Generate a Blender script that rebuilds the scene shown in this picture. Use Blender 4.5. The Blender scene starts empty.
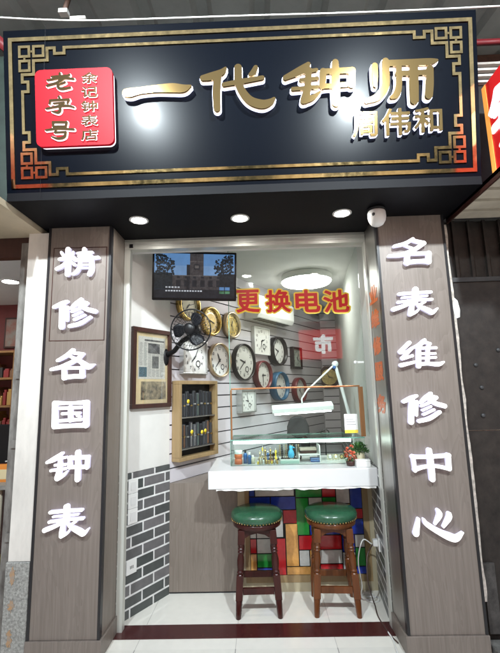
import bpy, math, random
import numpy as np
from mathutils import Vector, Matrix
random.seed(7)
C = bpy.context.scene.collection
D = bpy.data
PI = math.pi

# ------------------------------------------------------------------ camera
F, YAW, PITCH, ROLL, EYE = 400.0, 0.0208, 0.1601, -0.0263, 1.5
cy, sy = math.cos(YAW), math.sin(YAW)
FW = Vector((-sy*math.cos(PITCH), cy*math.cos(PITCH), math.sin(PITCH)))
R0 = Vector((cy, sy, 0)); U0 = R0.cross(FW)
RT = R0*math.cos(ROLL) + U0*math.sin(ROLL)
UP = -R0*math.sin(ROLL) + U0*math.cos(ROLL)
EYEV = Vector((0, 0, EYE))
cam_d = D.cameras.new('camera'); cam = D.objects.new('camera', cam_d); C.objects.link(cam)
M = Matrix((RT, UP, -FW)).transposed().to_4x4(); M.translation = EYEV
cam.matrix_world = M
cam_d.sensor_fit = 'HORIZONTAL'; cam_d.sensor_width = 36; cam_d.lens = F/500*36
cam_d.clip_start = 0.05; cam_d.clip_end = 500
bpy.context.scene.camera = cam

def ray(px, py): return RT*((px-250)/F) - UP*((py-326.5)/F) + FW
def at(px, py, Y=None, Z=None, X=None):
    d = ray(px, py)
    if Y is not None: t = Y/d.y
    elif Z is not None: t = (Z-EYE)/d.z
    else: t = X/d.x
    return EYEV + d*t
def hit(px, py, o, n):
    d = ray(px, py); t = (o-EYEV).dot(n)/d.dot(n); return EYEV + d*t

# the slanted left wall
WA = Vector((-.968, 2.93, 0)); WU = Vector((.5315, .847, 0)); WN = Vector((.847, -.5315, 0))
WROT = math.atan2(.847, .5315)
def wall(s, z, out=0.0): return WA + WU*s + Vector((0, 0, z)) + WN*out
def wpx(px, py, out=0.0):
    p = hit(px, py, WA + WN*out, WN); return ((p-WA).dot(WU), p.z)

# ------------------------------------------------------------------ materials
MATS = {}
def mat(name, col=(.5, .5, .5), rough=.5, metal=0.0, emit=None, es=0.0, spec=None, coat=0.0, nz=0.0, nscale=8.0, stretch=(1, 1, 1), bump=0.0, dark=None, rvar=0.0):
    m = D.materials.new(name); m.use_nodes = True
    nt = m.node_tree; b = nt.nodes['Principled BSDF']
    b.inputs['Base Color'].default_value = (*col, 1); b.inputs['Roughness'].default_value = rough
    b.inputs['Metallic'].default_value = metal
    if spec is not None: b.inputs['Specular IOR Level'].default_value = spec
    if coat: b.inputs['Coat Weight'].default_value = coat; b.inputs['Coat Roughness'].default_value = .12
    if emit: b.inputs['Emission Color'].default_value = (*emit, 1); b.inputs['Emission Strength'].default_value = es
    if nz or bump or rvar:
        tc = nt.nodes.new('ShaderNodeTexCoord'); mp = nt.nodes.new('ShaderNodeMapping'); mp.inputs['Scale'].default_value = stretch
        n = nt.nodes.new('ShaderNodeTexNoise'); n.inputs['Scale'].default_value = nscale; n.inputs['Detail'].default_value = 6; n.inputs['Roughness'].default_value = .65
        nt.links.new(tc.outputs['Object'], mp.inputs['Vector']); nt.links.new(mp.outputs['Vector'], n.inputs['Vector'])
        if nz:
            r = nt.nodes.new('ShaderNodeValToRGB')
            lo = dark or tuple(c*(1-nz) for c in col); hi = tuple(min(1, c*(1+nz*.7)) for c in col)
            r.color_ramp.elements[0].position = .3; r.color_ramp.elements[0].color = (*lo, 1)
            r.color_ramp.elements[1].position = .7; r.color_ramp.elements[1].color = (*hi, 1)
            nt.links.new(n.outputs['Fac'], r.inputs['Fac']); nt.links.new(r.outputs['Color'], b.inputs['Base Color'])
        if rvar:
            mr = nt.nodes.new('ShaderNodeMapRange'); mr.inputs['To Min'].default_value = max(.02, rough-rvar); mr.inputs['To Max'].default_value = rough+rvar
            nt.links.new(n.outputs['Fac'], mr.inputs['Value']); nt.links.new(mr.outputs['Result'], b.inputs['Roughness'])
        if bump:
            bp = nt.nodes.new('ShaderNodeBump'); bp.inputs['Strength'].default_value = bump; bp.inputs['Distance'].default_value = .01
            nt.links.new(n.outputs['Fac'], bp.inputs['Height']); nt.links.new(bp.outputs['Normal'], b.inputs['Normal'])
    MATS[name] = m
    return m

def glass_mat(name, tint=(.93, .97, .95), refl=1.0, rough=0.0):
    m = D.materials.new(name); m.use_nodes = True; nt = m.node_tree; nt.nodes.clear()
    o = nt.nodes.new('ShaderNodeOutputMaterial'); mx = nt.nodes.new('ShaderNodeMixShader')
    t = nt.nodes.new('ShaderNodeBsdfTransparent'); g = nt.nodes.new('ShaderNodeBsdfGlossy'); fr = nt.nodes.new('ShaderNodeFresnel')
    fr.inputs['IOR'].default_value = 1.5; t.inputs['Color'].default_value = (*tint, 1); g.inputs['Roughness'].default_value = rough
    mu = nt.nodes.new('ShaderNodeMath'); mu.operation = 'MULTIPLY'; mu.inputs[1].default_value = refl; mu.use_clamp = True
    nt.links.new(fr.outputs[0], mu.inputs[0]); nt.links.new(mu.outputs[0], mx.inputs[0])
    nt.links.new(t.outputs[0], mx.inputs[1]); nt.links.new(g.outputs[0], mx.inputs[2]); nt.links.new(mx.outputs[0], o.inputs[0])
    return m

def laminate(name, c1, c2, rough=.42):
    """taupe wood-grain laminate: fine vertical fibres and a few broad cathedrals"""
    m = D.materials.new(name); m.use_nodes = True; nt = m.node_tree; b = nt.nodes['Principled BSDF']
    tc = nt.nodes.new('ShaderNodeTexCoord')
    def noise(scale, st, det=5, dist=0.0):
        mp = nt.nodes.new('ShaderNodeMapping'); mp.inputs['Scale'].default_value = st
        n = nt.nodes.new('ShaderNodeTexNoise'); n.inputs['Scale'].default_value = scale; n.inputs['Detail'].default_value = det; n.inputs['Distortion'].default_value = dist
        nt.links.new(tc.outputs['Object'], mp.inputs[0]); nt.links.new(mp.outputs[0], n.inputs[0]); return n
    fine = noise(60, (1, 1, .035)); broad = noise(7, (1, 1, .12), 3, 1.2); big = noise(1.3, (1, 1, .6), 2)
    w = nt.nodes.new('ShaderNodeMath'); w.operation = 'MULTIPLY'; w.inputs[1].default_value = 14
    nt.links.new(broad.outputs['Fac'], w.inputs[0])
    sn = nt.nodes.new('ShaderNodeMath'); sn.operation = 'FRACT'; nt.links.new(w.outputs[0], sn.inputs[0])
    a1 = nt.nodes.new('ShaderNodeMath'); a1.operation = 'MULTIPLY_ADD'; a1.inputs[1].default_value = .16
    nt.links.new(sn.outputs[0], a1.inputs[0])
    a2 = nt.nodes.new('ShaderNodeMath'); a2.operation = 'MULTIPLY_ADD'; a2.inputs[1].default_value = .55
    nt.links.new(fine.outputs['Fac'], a2.inputs[0])
    a3 = nt.nodes.new('ShaderNodeMath'); a3.operation = 'MULTIPLY'; a3.inputs[1].default_value = .4
    nt.links.new(big.outputs['Fac'], a3.inputs[0]); nt.links.new(a3.outputs[0], a2.inputs[2]); nt.links.new(a2.outputs[0], a1.inputs[2])
    r = nt.nodes.new('ShaderNodeValToRGB')
    r.color_ramp.elements[0].position = .35; r.color_ramp.elements[0].color = (*c1, 1)
    r.color_ramp.elements[1].position = .75; r.color_ramp.elements[1].color = (*c2, 1)
    nt.links.new(a1.outputs[0], r.inputs[0]); nt.links.new(r.outputs[0], b.inputs['Base Color'])
    b.inputs['Roughness'].default_value = rough
    return m

def bricks(name, c1, c2, mortar, bw, bh, ms, rough=.35, offset=.5, axes='XZ', squash=1.0, bumpd=.6, var=.5, shift=(0, 0, 0)):
    m = D.materials.new(name); m.use_nodes = True; nt = m.node_tree; b = nt.nodes['Principled BSDF']
    tc = nt.nodes.new('ShaderNodeTexCoord'); sp = nt.nodes.new('ShaderNodeSeparateXYZ'); cb = nt.nodes.new('ShaderNodeCombineXYZ')
    nt.links.new(tc.outputs['Object'], sp.inputs[0])
    nt.links.new(sp.outputs[axes[0]], cb.inputs['X']); nt.links.new(sp.outputs[axes[1]], cb.inputs['Y'])
    mp = nt.nodes.new('ShaderNodeMapping'); mp.inputs['Location'].default_value = shift; nt.links.new(cb.outputs[0], mp.inputs[0])
    br = nt.nodes.new('ShaderNodeTexBrick'); br.inputs['Scale'].default_value = 1; br.inputs['Brick Width'].default_value = bw; br.inputs['Row Height'].default_value = bh
    br.inputs['Mortar Size'].default_value = ms; br.inputs['Mortar Smooth'].default_value = .1; br.inputs['Bias'].default_value = 0
    br.offset = offset; br.offset_frequency = 2; br.squash = squash; br.squash_frequency = 3
    br.inputs['Color1'].default_value = (*c1, 1); br.inputs['Color2'].default_value = (*c2, 1); br.inputs['Mortar'].default_value = (*mortar, 1)
    nt.links.new(mp.outputs[0], br.inputs['Vector'])
    n = nt.nodes.new('ShaderNodeTexNoise'); n.inputs['Scale'].default_value = 18; n.inputs['Detail'].default_value = 5
    nt.links.new(mp.outputs[0], n.inputs['Vector'])
    mr = nt.nodes.new('ShaderNodeMapRange'); mr.inputs['To Min'].default_value = 1-var*.5; mr.inputs['To Max'].default_value = 1+var*.5
    nt.links.new(n.outputs['Fac'], mr.inputs['Value'])
    mx = nt.nodes.new('ShaderNodeMix'); mx.data_type = 'RGBA'; mx.blend_type = 'MULTIPLY'; mx.inputs[0].default_value = 1
    nt.links.new(br.outputs['Color'], mx.inputs[6]); nt.links.new(mr.outputs['Result'], mx.inputs[7]); nt.links.new(mx.outputs[2], b.inputs['Base Color'])
    b.inputs['Roughness'].default_value = rough
    bp = nt.nodes.new('ShaderNodeBump'); bp.inputs['Strength'].default_value = bumpd; bp.inputs['Distance'].default_value = .004; bp.invert = True
    nt.links.new(br.outputs['Fac'], bp.inputs['Height']); nt.links.new(bp.outputs[0], b.inputs['Normal'])
    return m

TAUPE = laminate('taupe_laminate', (.146, .121, .103), (.215, .181, .157))
TAUPE2 = laminate('cabinet_laminate', (.155, .127, .105), (.222, .185, .157))
BLACKTRIM = mat('black_trim', (.012, .012, .014), .35)
SIGNBLK = mat('sign_black', (.002, .003, .0055), .26, spec=.055, coat=.05)
SIGNBLK.node_tree.nodes['Principled BSDF'].inputs['Coat Roughness'].default_value = .10
SOFFIT = mat('soffit_black', (.005, .005, .0065), .55, nz=.2, nscale=3, spec=.10)
GOLD = mat('gold_mirror', (.66, .47, .21), .10, 1.0, rvar=.08, nscale=22, nz=.28)
GOLDL = mat('gold_letter', (.46, .30, .115), .09, 1.0)
HALO = mat('halo_acrylic', (.8, .8, .9), .4, emit=(.68, .72, 1.0), es=1.15)
HALOS = mat('halo_soft', (.9, .9, .95), .4, emit=(1, .85, .95), es=.8)
LETW = mat('lit_letter_face', (.9, .9, .9), .35, emit=(1, .98, 1), es=.68)
LETS = mat('lit_letter_side', (.7, .68, .9), .4, emit=(.80, .78, 1.0), es=.24)
REDP = mat('plaque_red', (.30, .004, .010), .45, emit=(1, .02, .05), es=.09, spec=.12)
WHITEP = mat('white_paint', (.76, .75, .73), .6, nz=.05, nscale=6)
WHITEW = mat('plaster_white', (.64, .63, .60), .75, nz=.09, nscale=2.5, bump=.08)
CEIL = mat('ceiling_white', (.72, .71, .69), .8, nz=.05, nscale=2)
OLDW = mat('old_plaster', (.66, .63, .58), .85, nz=.22, nscale=5, stretch=(1, 1, .3), bump=.3)
PEEL = mat('peeling_plaster', (.62, .56, .50), .9, nz=.45, nscale=28, bump=.5)
ALU = mat('aluminium_pale', (.62, .63, .58), .38, .35, nz=.08, nscale=10, stretch=(1, 1, .05))
STEEL = mat('brushed_steel', (.36, .34, .32), .36, .9, nz=.12, nscale=60, stretch=(1, 1, .02))
DGREY = mat('dark_grey_metal', (.05, .05, .052), .5, .3, nz=.3, nscale=12)
POSTM = mat('worn_post', (.20, .195, .18), .6, .2, nz=.8, nscale=11, stretch=(1, 1, .35), bump=.3, dark=(.06, .05, .045))
GRAN = mat('granite', (.30, .30, .28), .7, nz=.55, nscale=70, bump=.25)
RUST = mat('rust', (.30, .17, .075), .9, nz=.5, nscale=42, dark=(.25, .24, .22))
SLAT = mat('slat_board', (.60, .57, .60), .45, nz=.06, nscale=3)
SLATG = mat('slat_groove', (.035, .03, .035), .7)
TILEW = bricks('brick_tile', (.055, .064, .062), (.17, .16, .165), (.70, .70, .69), .215, .076, .0065, var=.7, shift=(.05, .015, 0))
FLOORT = bricks('floor_tile', (.78, .755, .68), (.81, .785, .715), (.52, .50, .46), .60, .60, .0020, rough=.06, offset=0, axes='XY', bumpd=.15, var=.12, shift=(.19, .12, 0))
PAVET = bricks('pavement_tile', (.70, .68, .615), (.74, .72, .655), (.33, .32, .30), .60, .60, .003, rough=.25, offset=0, axes='XY', bumpd=.2, var=.14, shift=(.19, .30, 0))
FLOORT.node_tree.nodes['Principled BSDF'].inputs['Specular IOR Level'].default_value = .85
REDGR = mat('red_granite', (.060, .014, .014), .22, nz=.4, nscale=60)
ASPH = mat('asphalt', (.06, .06, .06), .85, nz=.4, nscale=30, bump=.3)
DKWOOD = mat('dark_frame_wood', (.045, .016, .012), .35, nz=.35, nscale=20, stretch=(1, 1, .15))
TANWOOD = mat('tan_wood', (.30, .205, .10), .45, nz=.25, nscale=14, stretch=(1, 1, .1))
PALEWOOD = mat('pale_wood', (.44, .38, .26), .5, nz=.2, nscale=12, stretch=(1, 1, .1))
MAHOG = mat('mahogany', (.040, .0075, .006), .3, nz=.5, nscale=18, stretch=(1, 1, .12), coat=.15, spec=.3)
OAKBR = mat('brown_stool_wood', (.115, .036, .010), .3, nz=.5, nscale=18, stretch=(1, 1, .12), coat=.15, spec=.3)
GREENV = mat('green_vinyl', (.022, .088, .045), .24, coat=.2, bump=.28, nscale=13, nz=.3)
BRASS = mat('brass', (.60, .42, .16), .28, 1.0)
COPPER = mat('copper_tube', (.55, .27, .13), .28, .9, nz=.2, nscale=30, stretch=(1, 1, .1))
PLBLK = mat('black_plastic', (.007, .007, .008), .35, spec=.22)
PLWHT = mat('white_plastic', (.78, .78, .76), .35, nz=.03)
CTOP = mat('counter_white', (.64, .64, .64), .25, nz=.03, nscale=5)
PAPER = mat('paper_cream', (.66, .53, .30), .8, nz=.12, nscale=5)
NEWS = mat('newsprint', (.56, .55, .49), .8, nz=.12, nscale=60)
INK = mat('ink_grey', (.26, .26, .25), .8, nz=.4, nscale=90)
INKD = mat('ink_dark', (.10, .10, .10), .8, nz=.95, nscale=38, dark=(.01, .01, .01))
PHOTOB = mat('print_blue', (.06, .11, .14), .7, nz=.6, nscale=60)
PHOTOS = mat('print_sepia', (.26, .21, .13), .8, nz=.95, nscale=26, dark=(.015, .012, .01))
GLASS = glass_mat('clear_glass', (.95, .985, .97), .65)
GLASSG = mat('glass_edge', (.16, .34, .27), .12, emit=(.25, .7, .5), es=.0)
CASEG = glass_mat('case_glass', (.90, .97, .94), .7)
LAMPW = mat('lamp_glow', (.9, .9, .88), .5, emit=(1, .975, .93), es=13.0)
LEDW = mat('led_glow', (.9, .9, .9), .5, emit=(.95, 1, 1), es=9.0)
LEDC = mat('case_led_glow', (.9, .9, .9), .5, emit=(.93, 1, .97), es=8.0)
DOWNW = mat('downlight_glow', (.9, .9, .9), .5, emit=(1, .97, .92), es=75.0)
CLFACE = mat('clock_face', (.72, .71, .68), .35, nz=.04)
CLSILV = mat('clock_silver', (.55, .55, .54), .3, .8)
CLCHAMP = mat('clock_champagne', (.58, .46, .30), .28, .8)
CLGOLD = mat('clock_gold', (.72, .50, .16), .25, .85, nz=.3, nscale=20)
CLGOLDF = mat('clock_gold_face', (.66, .50, .20), .35, .4, nz=.4, nscale=22)
CLBLACK = mat('clock_dark', (.014, .012, .012), .35, spec=.3)
CLRED = mat('clock_red', (.16, .022, .024), .35)
CLBLUE = mat('clock_blue', (.03, .125, .24), .35)
CLWHITE = mat('clock_white', (.72, .72, .71), .3)
CLGREEN = mat('clock_greyface', (.34, .38, .33), .5, nz=.3, nscale=8)
NUMK = mat('numeral_ink', (.03, .03, .035), .5)
STICKR = mat('red_vinyl', (.62, .014, .016), .4)
STICKY = mat('yellow_vinyl', (.9, .66, .07), .4)
STICKO = mat('orange_vinyl', (.50, .13, .03), .4, nz=.6, nscale=120, dark=(.30, .04, .01))
ROOF = mat('roof_sheet', (.40, .42, .41), .5, .2, nz=.18, nscale=3)
BEAMR = mat('red_beam', (.20, .016, .022), .5, nz=.3)
RUSTB = mat('brown_steel', (.10, .05, .035), .6, nz=.4, nscale=20)
DOORB = mat('brown_iron_door', (.020, .0155, .013), .5, .1, nz=.6, nscale=13, bump=.25)
LEAF = mat('leaf_green', (.03, .105, .022), .5, nz=.5, nscale=30)
LEAF2 = mat('leaf_light', (.08, .17, .035), .5)
FLOWER = mat('orange_petal', (.62, .13, .06), .55, nz=.4, nscale=30)
FLOWERP = mat('pink_petal', (.72, .30, .22), .55)
SIGNRED = mat('side_sign_red', (.66, .016, .018), .3, emit=(1, .02, .02), es=.14)
SIGNOR = mat('side_sign_edge', (.8, .25, .06), .4, emit=(1, .42, .08), es=.5)
SIGNW = mat('side_sign_white', (.8, .8, .85), .4, emit=(.92, .92, 1), es=.6)

# ------------------------------------------------------------------ mesh helpers
class MB:
    def __init__(s): s.v = []; s.f = []; s.m = []; s.sm = []
    def add(s, vs, fs, mi=0, smooth=False):
        o = len(s.v); s.v += [tuple(v) for v in vs]
        for f in fs: s.f.append(tuple(i+o for i in f)); s.m.append(mi); s.sm.append(smooth)
        return s
    def box(s, a, b, mi=0):
        x0, y0, z0 = (min(a[i], b[i]) for i in range(3)); x1, y1, z1 = (max(a[i], b[i]) for i in range(3))
        v = [(x0,y0,z0),(x1,y0,z0),(x1,y1,z0),(x0,y1,z0),(x0,y0,z1),(x1,y0,z1),(x1,y1,z1),(x0,y1,z1)]
        return s.add(v, [(0,3,2,1),(4,5,6,7),(0,1,5,4),(1,2,6,5),(2,3,7,6),(3,0,4,7)], mi)
    def quad(s, a, b, c, d, mi=0): return s.add([a, b, c, d], [(0, 1, 2, 3)], mi)
    def prism(s, poly, z0, z1, mi=0, fn=None):
        """poly in (a,b), extruded between z0 and z1; fn(a,b,c)->xyz"""
        fn = fn or (lambda a, b, c: (a, b, c)); n = len(poly)
        v = [fn(a, b, z0) for a, b in poly] + [fn(a, b, z1) for a, b in poly]
        fs = [tuple(range(n-1, -1, -1)), tuple(range(n, 2*n))] + [(i, (i+1) % n, n+(i+1) % n, n+i) for i in range(n)]
        return s.add(v, fs, mi)
    def tube(s, pts, r, seg=8, mi=0, closed=False):
        pts = [Vector(p) for p in pts]; n = len(pts); rs = r if isinstance(r, (list, tuple)) else [r]*n
        vs = []; prev = None
        for i, p in enumerate(pts):
            if closed: t = pts[(i+1) % n]-pts[i-1]
            else: t = pts[min(i+1, n-1)]-pts[max(i-1, 0)]
            t.normalize()
            if prev is None: a = t.orthogonal().normalized()
            else:
                a = prev - t*prev.dot(t)
                a = a.normalized() if a.length > 1e-6 else t.orthogonal().normalized()
            prev = a; b = t.cross(a)
            for k in range(seg):
                an = 2*PI*k/seg; vs.append(p + (a*math.cos(an)+b*math.sin(an))*rs[i])
        fs = []
        for i in range(n if closed else n-1):
            j = (i+1) % n
            for k in range(seg): fs.append((i*seg+k, i*seg+(k+1) % seg, j*seg+(k+1) % seg, j*seg+k))
        if not closed: fs += [tuple(range(seg-1, -1, -1)), tuple((n-1)*seg+k for k in range(seg))]
        return s.add(vs, fs, mi, True)
    def lathe(s, prof, seg=24, c=(0, 0, 0), axis='Z', mi=0, sx=1.0, sy_=1.0, smooth=True):
        """prof: (r, h); r==0 closes the end"""
        c = Vector(c); vs = []; idx = []
        for r, h in prof:
            ring = []
            if r < 1e-7: vs.append((0, 0, h)); idx.append([len(vs)-1]); continue
            for k in range(seg):
                an = 2*PI*k/seg; vs.append((r*sx*math.cos(an), r*sy_*math.sin(an), h)); ring.append(len(vs)-1)
            idx.append(ring)
        fs = []
        for A, B in zip(idx[:-1], idx[1:]):
            if len(A) == 1 and len(B) == 1: continue
            for k in range(seg):
                k2 = (k+1) % seg
                if len(A) == 1: fs.append((A[0], B[k2], B[k]))
                elif len(B) == 1: fs.append((A[k], A[k2], B[0]))
                else: fs.append((A[k], A[k2], B[k2], B[k]))
        if axis == 'Y': vs = [(x, -z, y) for x, y, z in vs]     # axis towards -Y
        elif axis == 'X': vs = [(z, x, y) for x, y, z in vs]
        return s.add([Vector(v)+c for v in vs], fs, mi, smooth)
    def ball(s, c, r, seg=12, mi=0, sc=(1, 1, 1)):
        n = seg//2; vs = []; prof = [(math.sin(PI*i/n), -math.cos(PI*i/n)) for i in range(n+1)]
        o = MB().lathe(prof, seg)
        return s.add([(c[0]+v[0]*r*sc[0], c[1]+v[1]*r*sc[1], c[2]+v[2]*r*sc[2]) for v in o.v], o.f, mi, True)
    def build(s, name, mats, parent=None, loc=None, rot=None, bevel=0.0, label=None):
        me = D.meshes.new(name); me.from_pydata(s.v, [], s.f)
        for m in (mats if isinstance(mats, (list, tuple)) else [mats]): me.materials.append(m)
        me.polygons.foreach_set('material_index', s.m); me.polygons.foreach_set('use_smooth', s.sm); me.update()
        o = D.objects.new(name, me); C.objects.link(o)
        if parent: o.parent = parent
        if loc is not None: o.location = loc
        if rot is not None: o.rotation_euler = rot
        if bevel:
            b = o.modifiers.new('bevel', 'BEVEL'); b.width = bevel; b.segments = 2; b.limit_method = 'ANGLE'
        if label: o['label'] = label
        return o

def tag(o, label, cat, group=None):
    o['label'] = label; o['category'] = cat
    if group: o['group'] = group
    return o
def thing(name, label, cat, loc=(0, 0, 0), rot=(0, 0, 0), group=None):
    o = D.objects.new(name, None); C.objects.link(o); o.location = loc; o.rotation_euler = rot; o.empty_display_size = .05
    return tag(o, label, cat, group)
def struct(name, mb, m, **k):
    o = mb.build(name, m, **k); o['kind'] = 'structure'; return o
def copy_tree(o, parent=None):
    c = o.copy(); C.objects.link(c)
    if parent: c.parent = parent
    for ch in list(o.children): copy_tree(ch, c)
    return c

def text_mesh(txt, size=1.0, bold=0.0, extrude=0.0):
    """outline of one or more characters as a mesh, centred on its own box, in the XY plane"""
    cu = D.curves.new('lettering', 'FONT'); cu.body = txt; cu.size = size; cu.offset = bold; cu.extrude = extrude; cu.resolution_u = 3
    o = D.objects.new('lettering', cu); C.objects.link(o)
    dg = bpy.context.evaluated_depsgraph_get(); me = D.meshes.new_from_object(o.evaluated_get(dg))
    D.objects.remove(o); D.curves.remove(cu)
    mb = MB(); vs = [v.co.copy() for v in me.vertices]
    if vs:
        mnx, mxx = min(v.x for v in vs), max(v.x for v in vs); mny, mxy = min(v.y for v in vs), max(v.y for v in vs)
        mb.add([(v.x-(mnx+mxx)/2, v.y-(mny+mxy)/2, v.z) for v in vs], [tuple(p.vertices) for p in me.polygons])
        mb.w, mb.h = mxx-mnx, mxy-mny
    D.meshes.remove(me); return mb
def contour(S, gx, gz, yf, yb):
    vid = {}; pos = []; polys = []; edges = []; nx, nz = S.shape
    def V(k, a, b):
        if k not in vid: vid[k] = len(pos); pos.append((a, b))
        return vid[k]
    for i in range(nx-1):
        for j in range(nz-1):
            cs = [(i, j), (i+1, j), (i+1, j+1), (i, j+1)]; f = [S[c] for c in cs]
            if min(f) >= 0: continue
            poly = []
            for k in range(4):
                c, n = cs[k], cs[(k+1) % 4]; fc, fn_ = f[k], f[(k+1) % 4]
                if fc < 0: poly.append((V(c, gx[c[0]], gz[c[1]]), 0))
                if (fc < 0) != (fn_ < 0):
                    t = fc/(fc-fn_); e = (min(c, n), max(c, n))
                    poly.append((V(e, gx[c[0]]+(gx[n[0]]-gx[c[0]])*t, gz[c[1]]+(gz[n[1]]-gz[c[1]])*t), 1 if fc < 0 else 2))
            if len(poly) >= 3:
                polys.append([p[0] for p in poly])
                for a, b in zip(poly, poly[1:]+poly[:1]):
                    if a[1] == 1 and b[1] == 2: edges.append((a[0], b[0]))
    mb = MB(); n = len(pos)
    mb.add([(a, yf, b) for a, b in pos]+[(a, yb, b) for a, b in pos], [tuple(p) for p in polys], 0)
    for a, b in edges: mb.f.append((b, a, n+a, n+b)); mb.m.append(1); mb.sm.append(False)
    return mb
def fit_text(txt, w, h, bold=0.0, depth=.002):
    """one character thickened evenly by bold (of its height) and fitted to w x h, in the XZ plane"""
    t = text_mesh(txt, 1.0); P = np.array([v[:2] for v in t.v]); N = 76
    cnt = {}
    for f in t.f:
        for a, b in zip(f, f[1:]+f[:1]): cnt[(min(a, b), max(a, b))] = cnt.get((min(a, b), max(a, b)), 0)+1
    W, H = t.w+2*bold, t.h+2*bold; st = max(W, H)/N
    gx = np.arange(-W/2-2*st, W/2+3*st, st); gz = np.arange(-H/2-2*st, H/2+3*st, st); X, Z = np.meshgrid(gx, gz, indexing='ij'); Dd = np.full(X.shape, 1e9); inside = np.zeros(X.shape, bool)
    for (a, b), c in cnt.items():
        if c != 1: continue
        p, d = P[a], P[b]-P[a]; L = d@d
        if L < 1e-14: continue
        k = np.clip(((X-p[0])*d[0]+(Z-p[1])*d[1])/L, 0, 1); Dd = np.minimum(Dd, np.hypot(X-p[0]-d[0]*k, Z-p[1]-d[1]*k))
    for f in t.f:
        for i in range(1, len(f)-1):
            a, b, c = P[f[0]], P[f[i]], P[f[i+1]]
            cr = lambda u, v: (v[0]-u[0])*(Z-u[1])-(v[1]-u[1])*(X-u[0])
            s1, s2, s3 = cr(a, b), cr(b, c), cr(c, a); inside |= ((s1 >= 0) & (s2 >= 0) & (s3 >= 0)) | ((s1 <= 0) & (s2 <= 0) & (s3 <= 0))
    m = contour(np.where(inside, -Dd, Dd)-bold, gx, gz, 0, depth)
    m.v = [(x*w/W, y, z*h/H) for x, y, z in m.v]; m.m = [0]*len(m.m)
    return m
# ------------------------------------------------------------------ brush lettering (union of tapering strokes)
def catmull(pts):
    if len(pts) < 3: return pts
    P = [np.array(p, float) for p in pts]; P = [2*P[0]-P[1]] + P + [2*P[-1]-P[-2]]; out = []
    for i in range(1, len(P)-2):
        for t in np.linspace(0, 1, 6, endpoint=False):
            a, b, c, d = P[i-1:i+3]
            q = .5*((2*b)+(-a+c)*t+(2*a-5*b+4*c-d)*t*t+(-a+3*b-3*c+d)*t**3); q[2] = max(q[2], 3); out.append(q)
    out.append(P[-2]); return out
def brush(strokes, to_ab, yf, yb, grow=0.0, cell=None, layers=None):
    """strokes 'x,y,halfwidth ...' in picture units -> extruded outline. to_ab maps to plane metres."""
    segs = []
    for st in strokes:
        pts = [tuple(float(q) for q in p.split(',')) for p in st.split()]
        pp = []
        for x, y, w in catmull(pts):
            a, b = to_ab(x, y); a1, b1 = to_ab(x+1, y); a2, b2 = to_ab(x, y+1)
            k = .5*(math.hypot(a1-a, b1-b)+math.hypot(a2-a, b2-b)); pp.append((a, b, w*k+grow))
        segs += list(zip(pp[:-1], pp[1:]))
    A = np.array(segs); x0 = (A[:, :, 0]-A[:, :, 2]).min()-.006; x1 = (A[:, :, 0]+A[:, :, 2]).max()+.006
    z0 = (A[:, :, 1]-A[:, :, 2]).min()-.006; z1 = (A[:, :, 1]+A[:, :, 2]).max()+.006
    h = cell or max(x1-x0, z1-z0)/84; nx, nz = int((x1-x0)/h)+2, int((z1-z0)/h)+2
    gx = x0+h*np.arange(nx); gz = z0+h*np.arange(nz); X, Z = np.meshgrid(gx, gz, indexing='ij'); S = np.full(X.shape, 1e9)
    for (p, q) in A:
        d = q[:2]-p[:2]; L = d@d
        t = np.clip(((X-p[0])*d[0]+(Z-p[1])*d[1])/L, 0, 1) if L > 1e-12 else np.zeros_like(X)
        r = p[2]+(q[2]-p[2])*t; S = np.minimum(S, np.hypot(X-p[0]-d[0]*t, Z-p[1]-d[1]*t)-r)
    return contour(S, gx, gz, yf, yb)

S_JING = ['172,60,24 172,160,25 165,300,22', '108,88,13 130,122,14', '222,85,11 205,118,12', '90,155,15 150,148,17 235,140,12', '160,185,20 110,225,18 62,248,16', '190,175,12 235,207,15',
          '262,98,12 330,92,14 405,85,10', '328,58,20 325,160,17', '270,127,9 400,119,9', '232,162,13 330,150,14 460,138,16', '283,170,14 280,230,17 250,280,18 215,298,12', '285,170,10 390,166,12', '398,170,20 397,250,22 375,298,20', '290,207,8 390,204,8', '285,240,8 390,236,8']
S_XIU = ['182,80,14 130,102,22 55,135,16', '135,120,26 130,220,26 128,325,26', '183,135,15 180,262,13', '318,60,17 265,105,21 215,148,12', '315,85,18 370,97,18', '362,105,17 300,146,14 225,178,12', '295,112,14 360,150,21 450,176,22', '320,180,11 240,216,12', '350,210,12 250,255,13', '405,232,16 310,290,20 205,318,17']
S_GE = ['255,58,18 190,115,20 110,158,15', '262,86,15 352,97,17', '352,97,17 290,150,20 160,215,21 48,245,15', '230,118,13 320,163,20 400,217,27 462,198,9', '170,235,22 172,325,24', '170,232,15 345,228,15', '347,230,24 345,310,24', '172,322,22 260,312,21 350,310,22']
S_GUO = ['84,95,28 80,310,28', '80,88,22 230,88,15 390,80,22', '386,85,28 382,300,28', '80,314,24 230,306,20 380,300,24', '135,138,16 335,128,16', '155,190,14 318,184,14', '130,258,15 332,246,16', '232,130,22 232,252,22', '296,208,11 322,217,11']
S_ZHONG = ['190,72,15 120,125,25 45,160,14', '150,124,13 228,110,12', '122,186,12 225,180,12', '82,238,13 228,218,13', '172,130,17 165,230,24 145,310,28', '145,318,20 200,285,17 240,245,9', '268,115,21 264,205,21', '262,118,19 440,108,19', '436,110,22 430,205,22', '262,206,17 435,202,17', '342,62,24 342,200,27 338,322,26']
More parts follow.
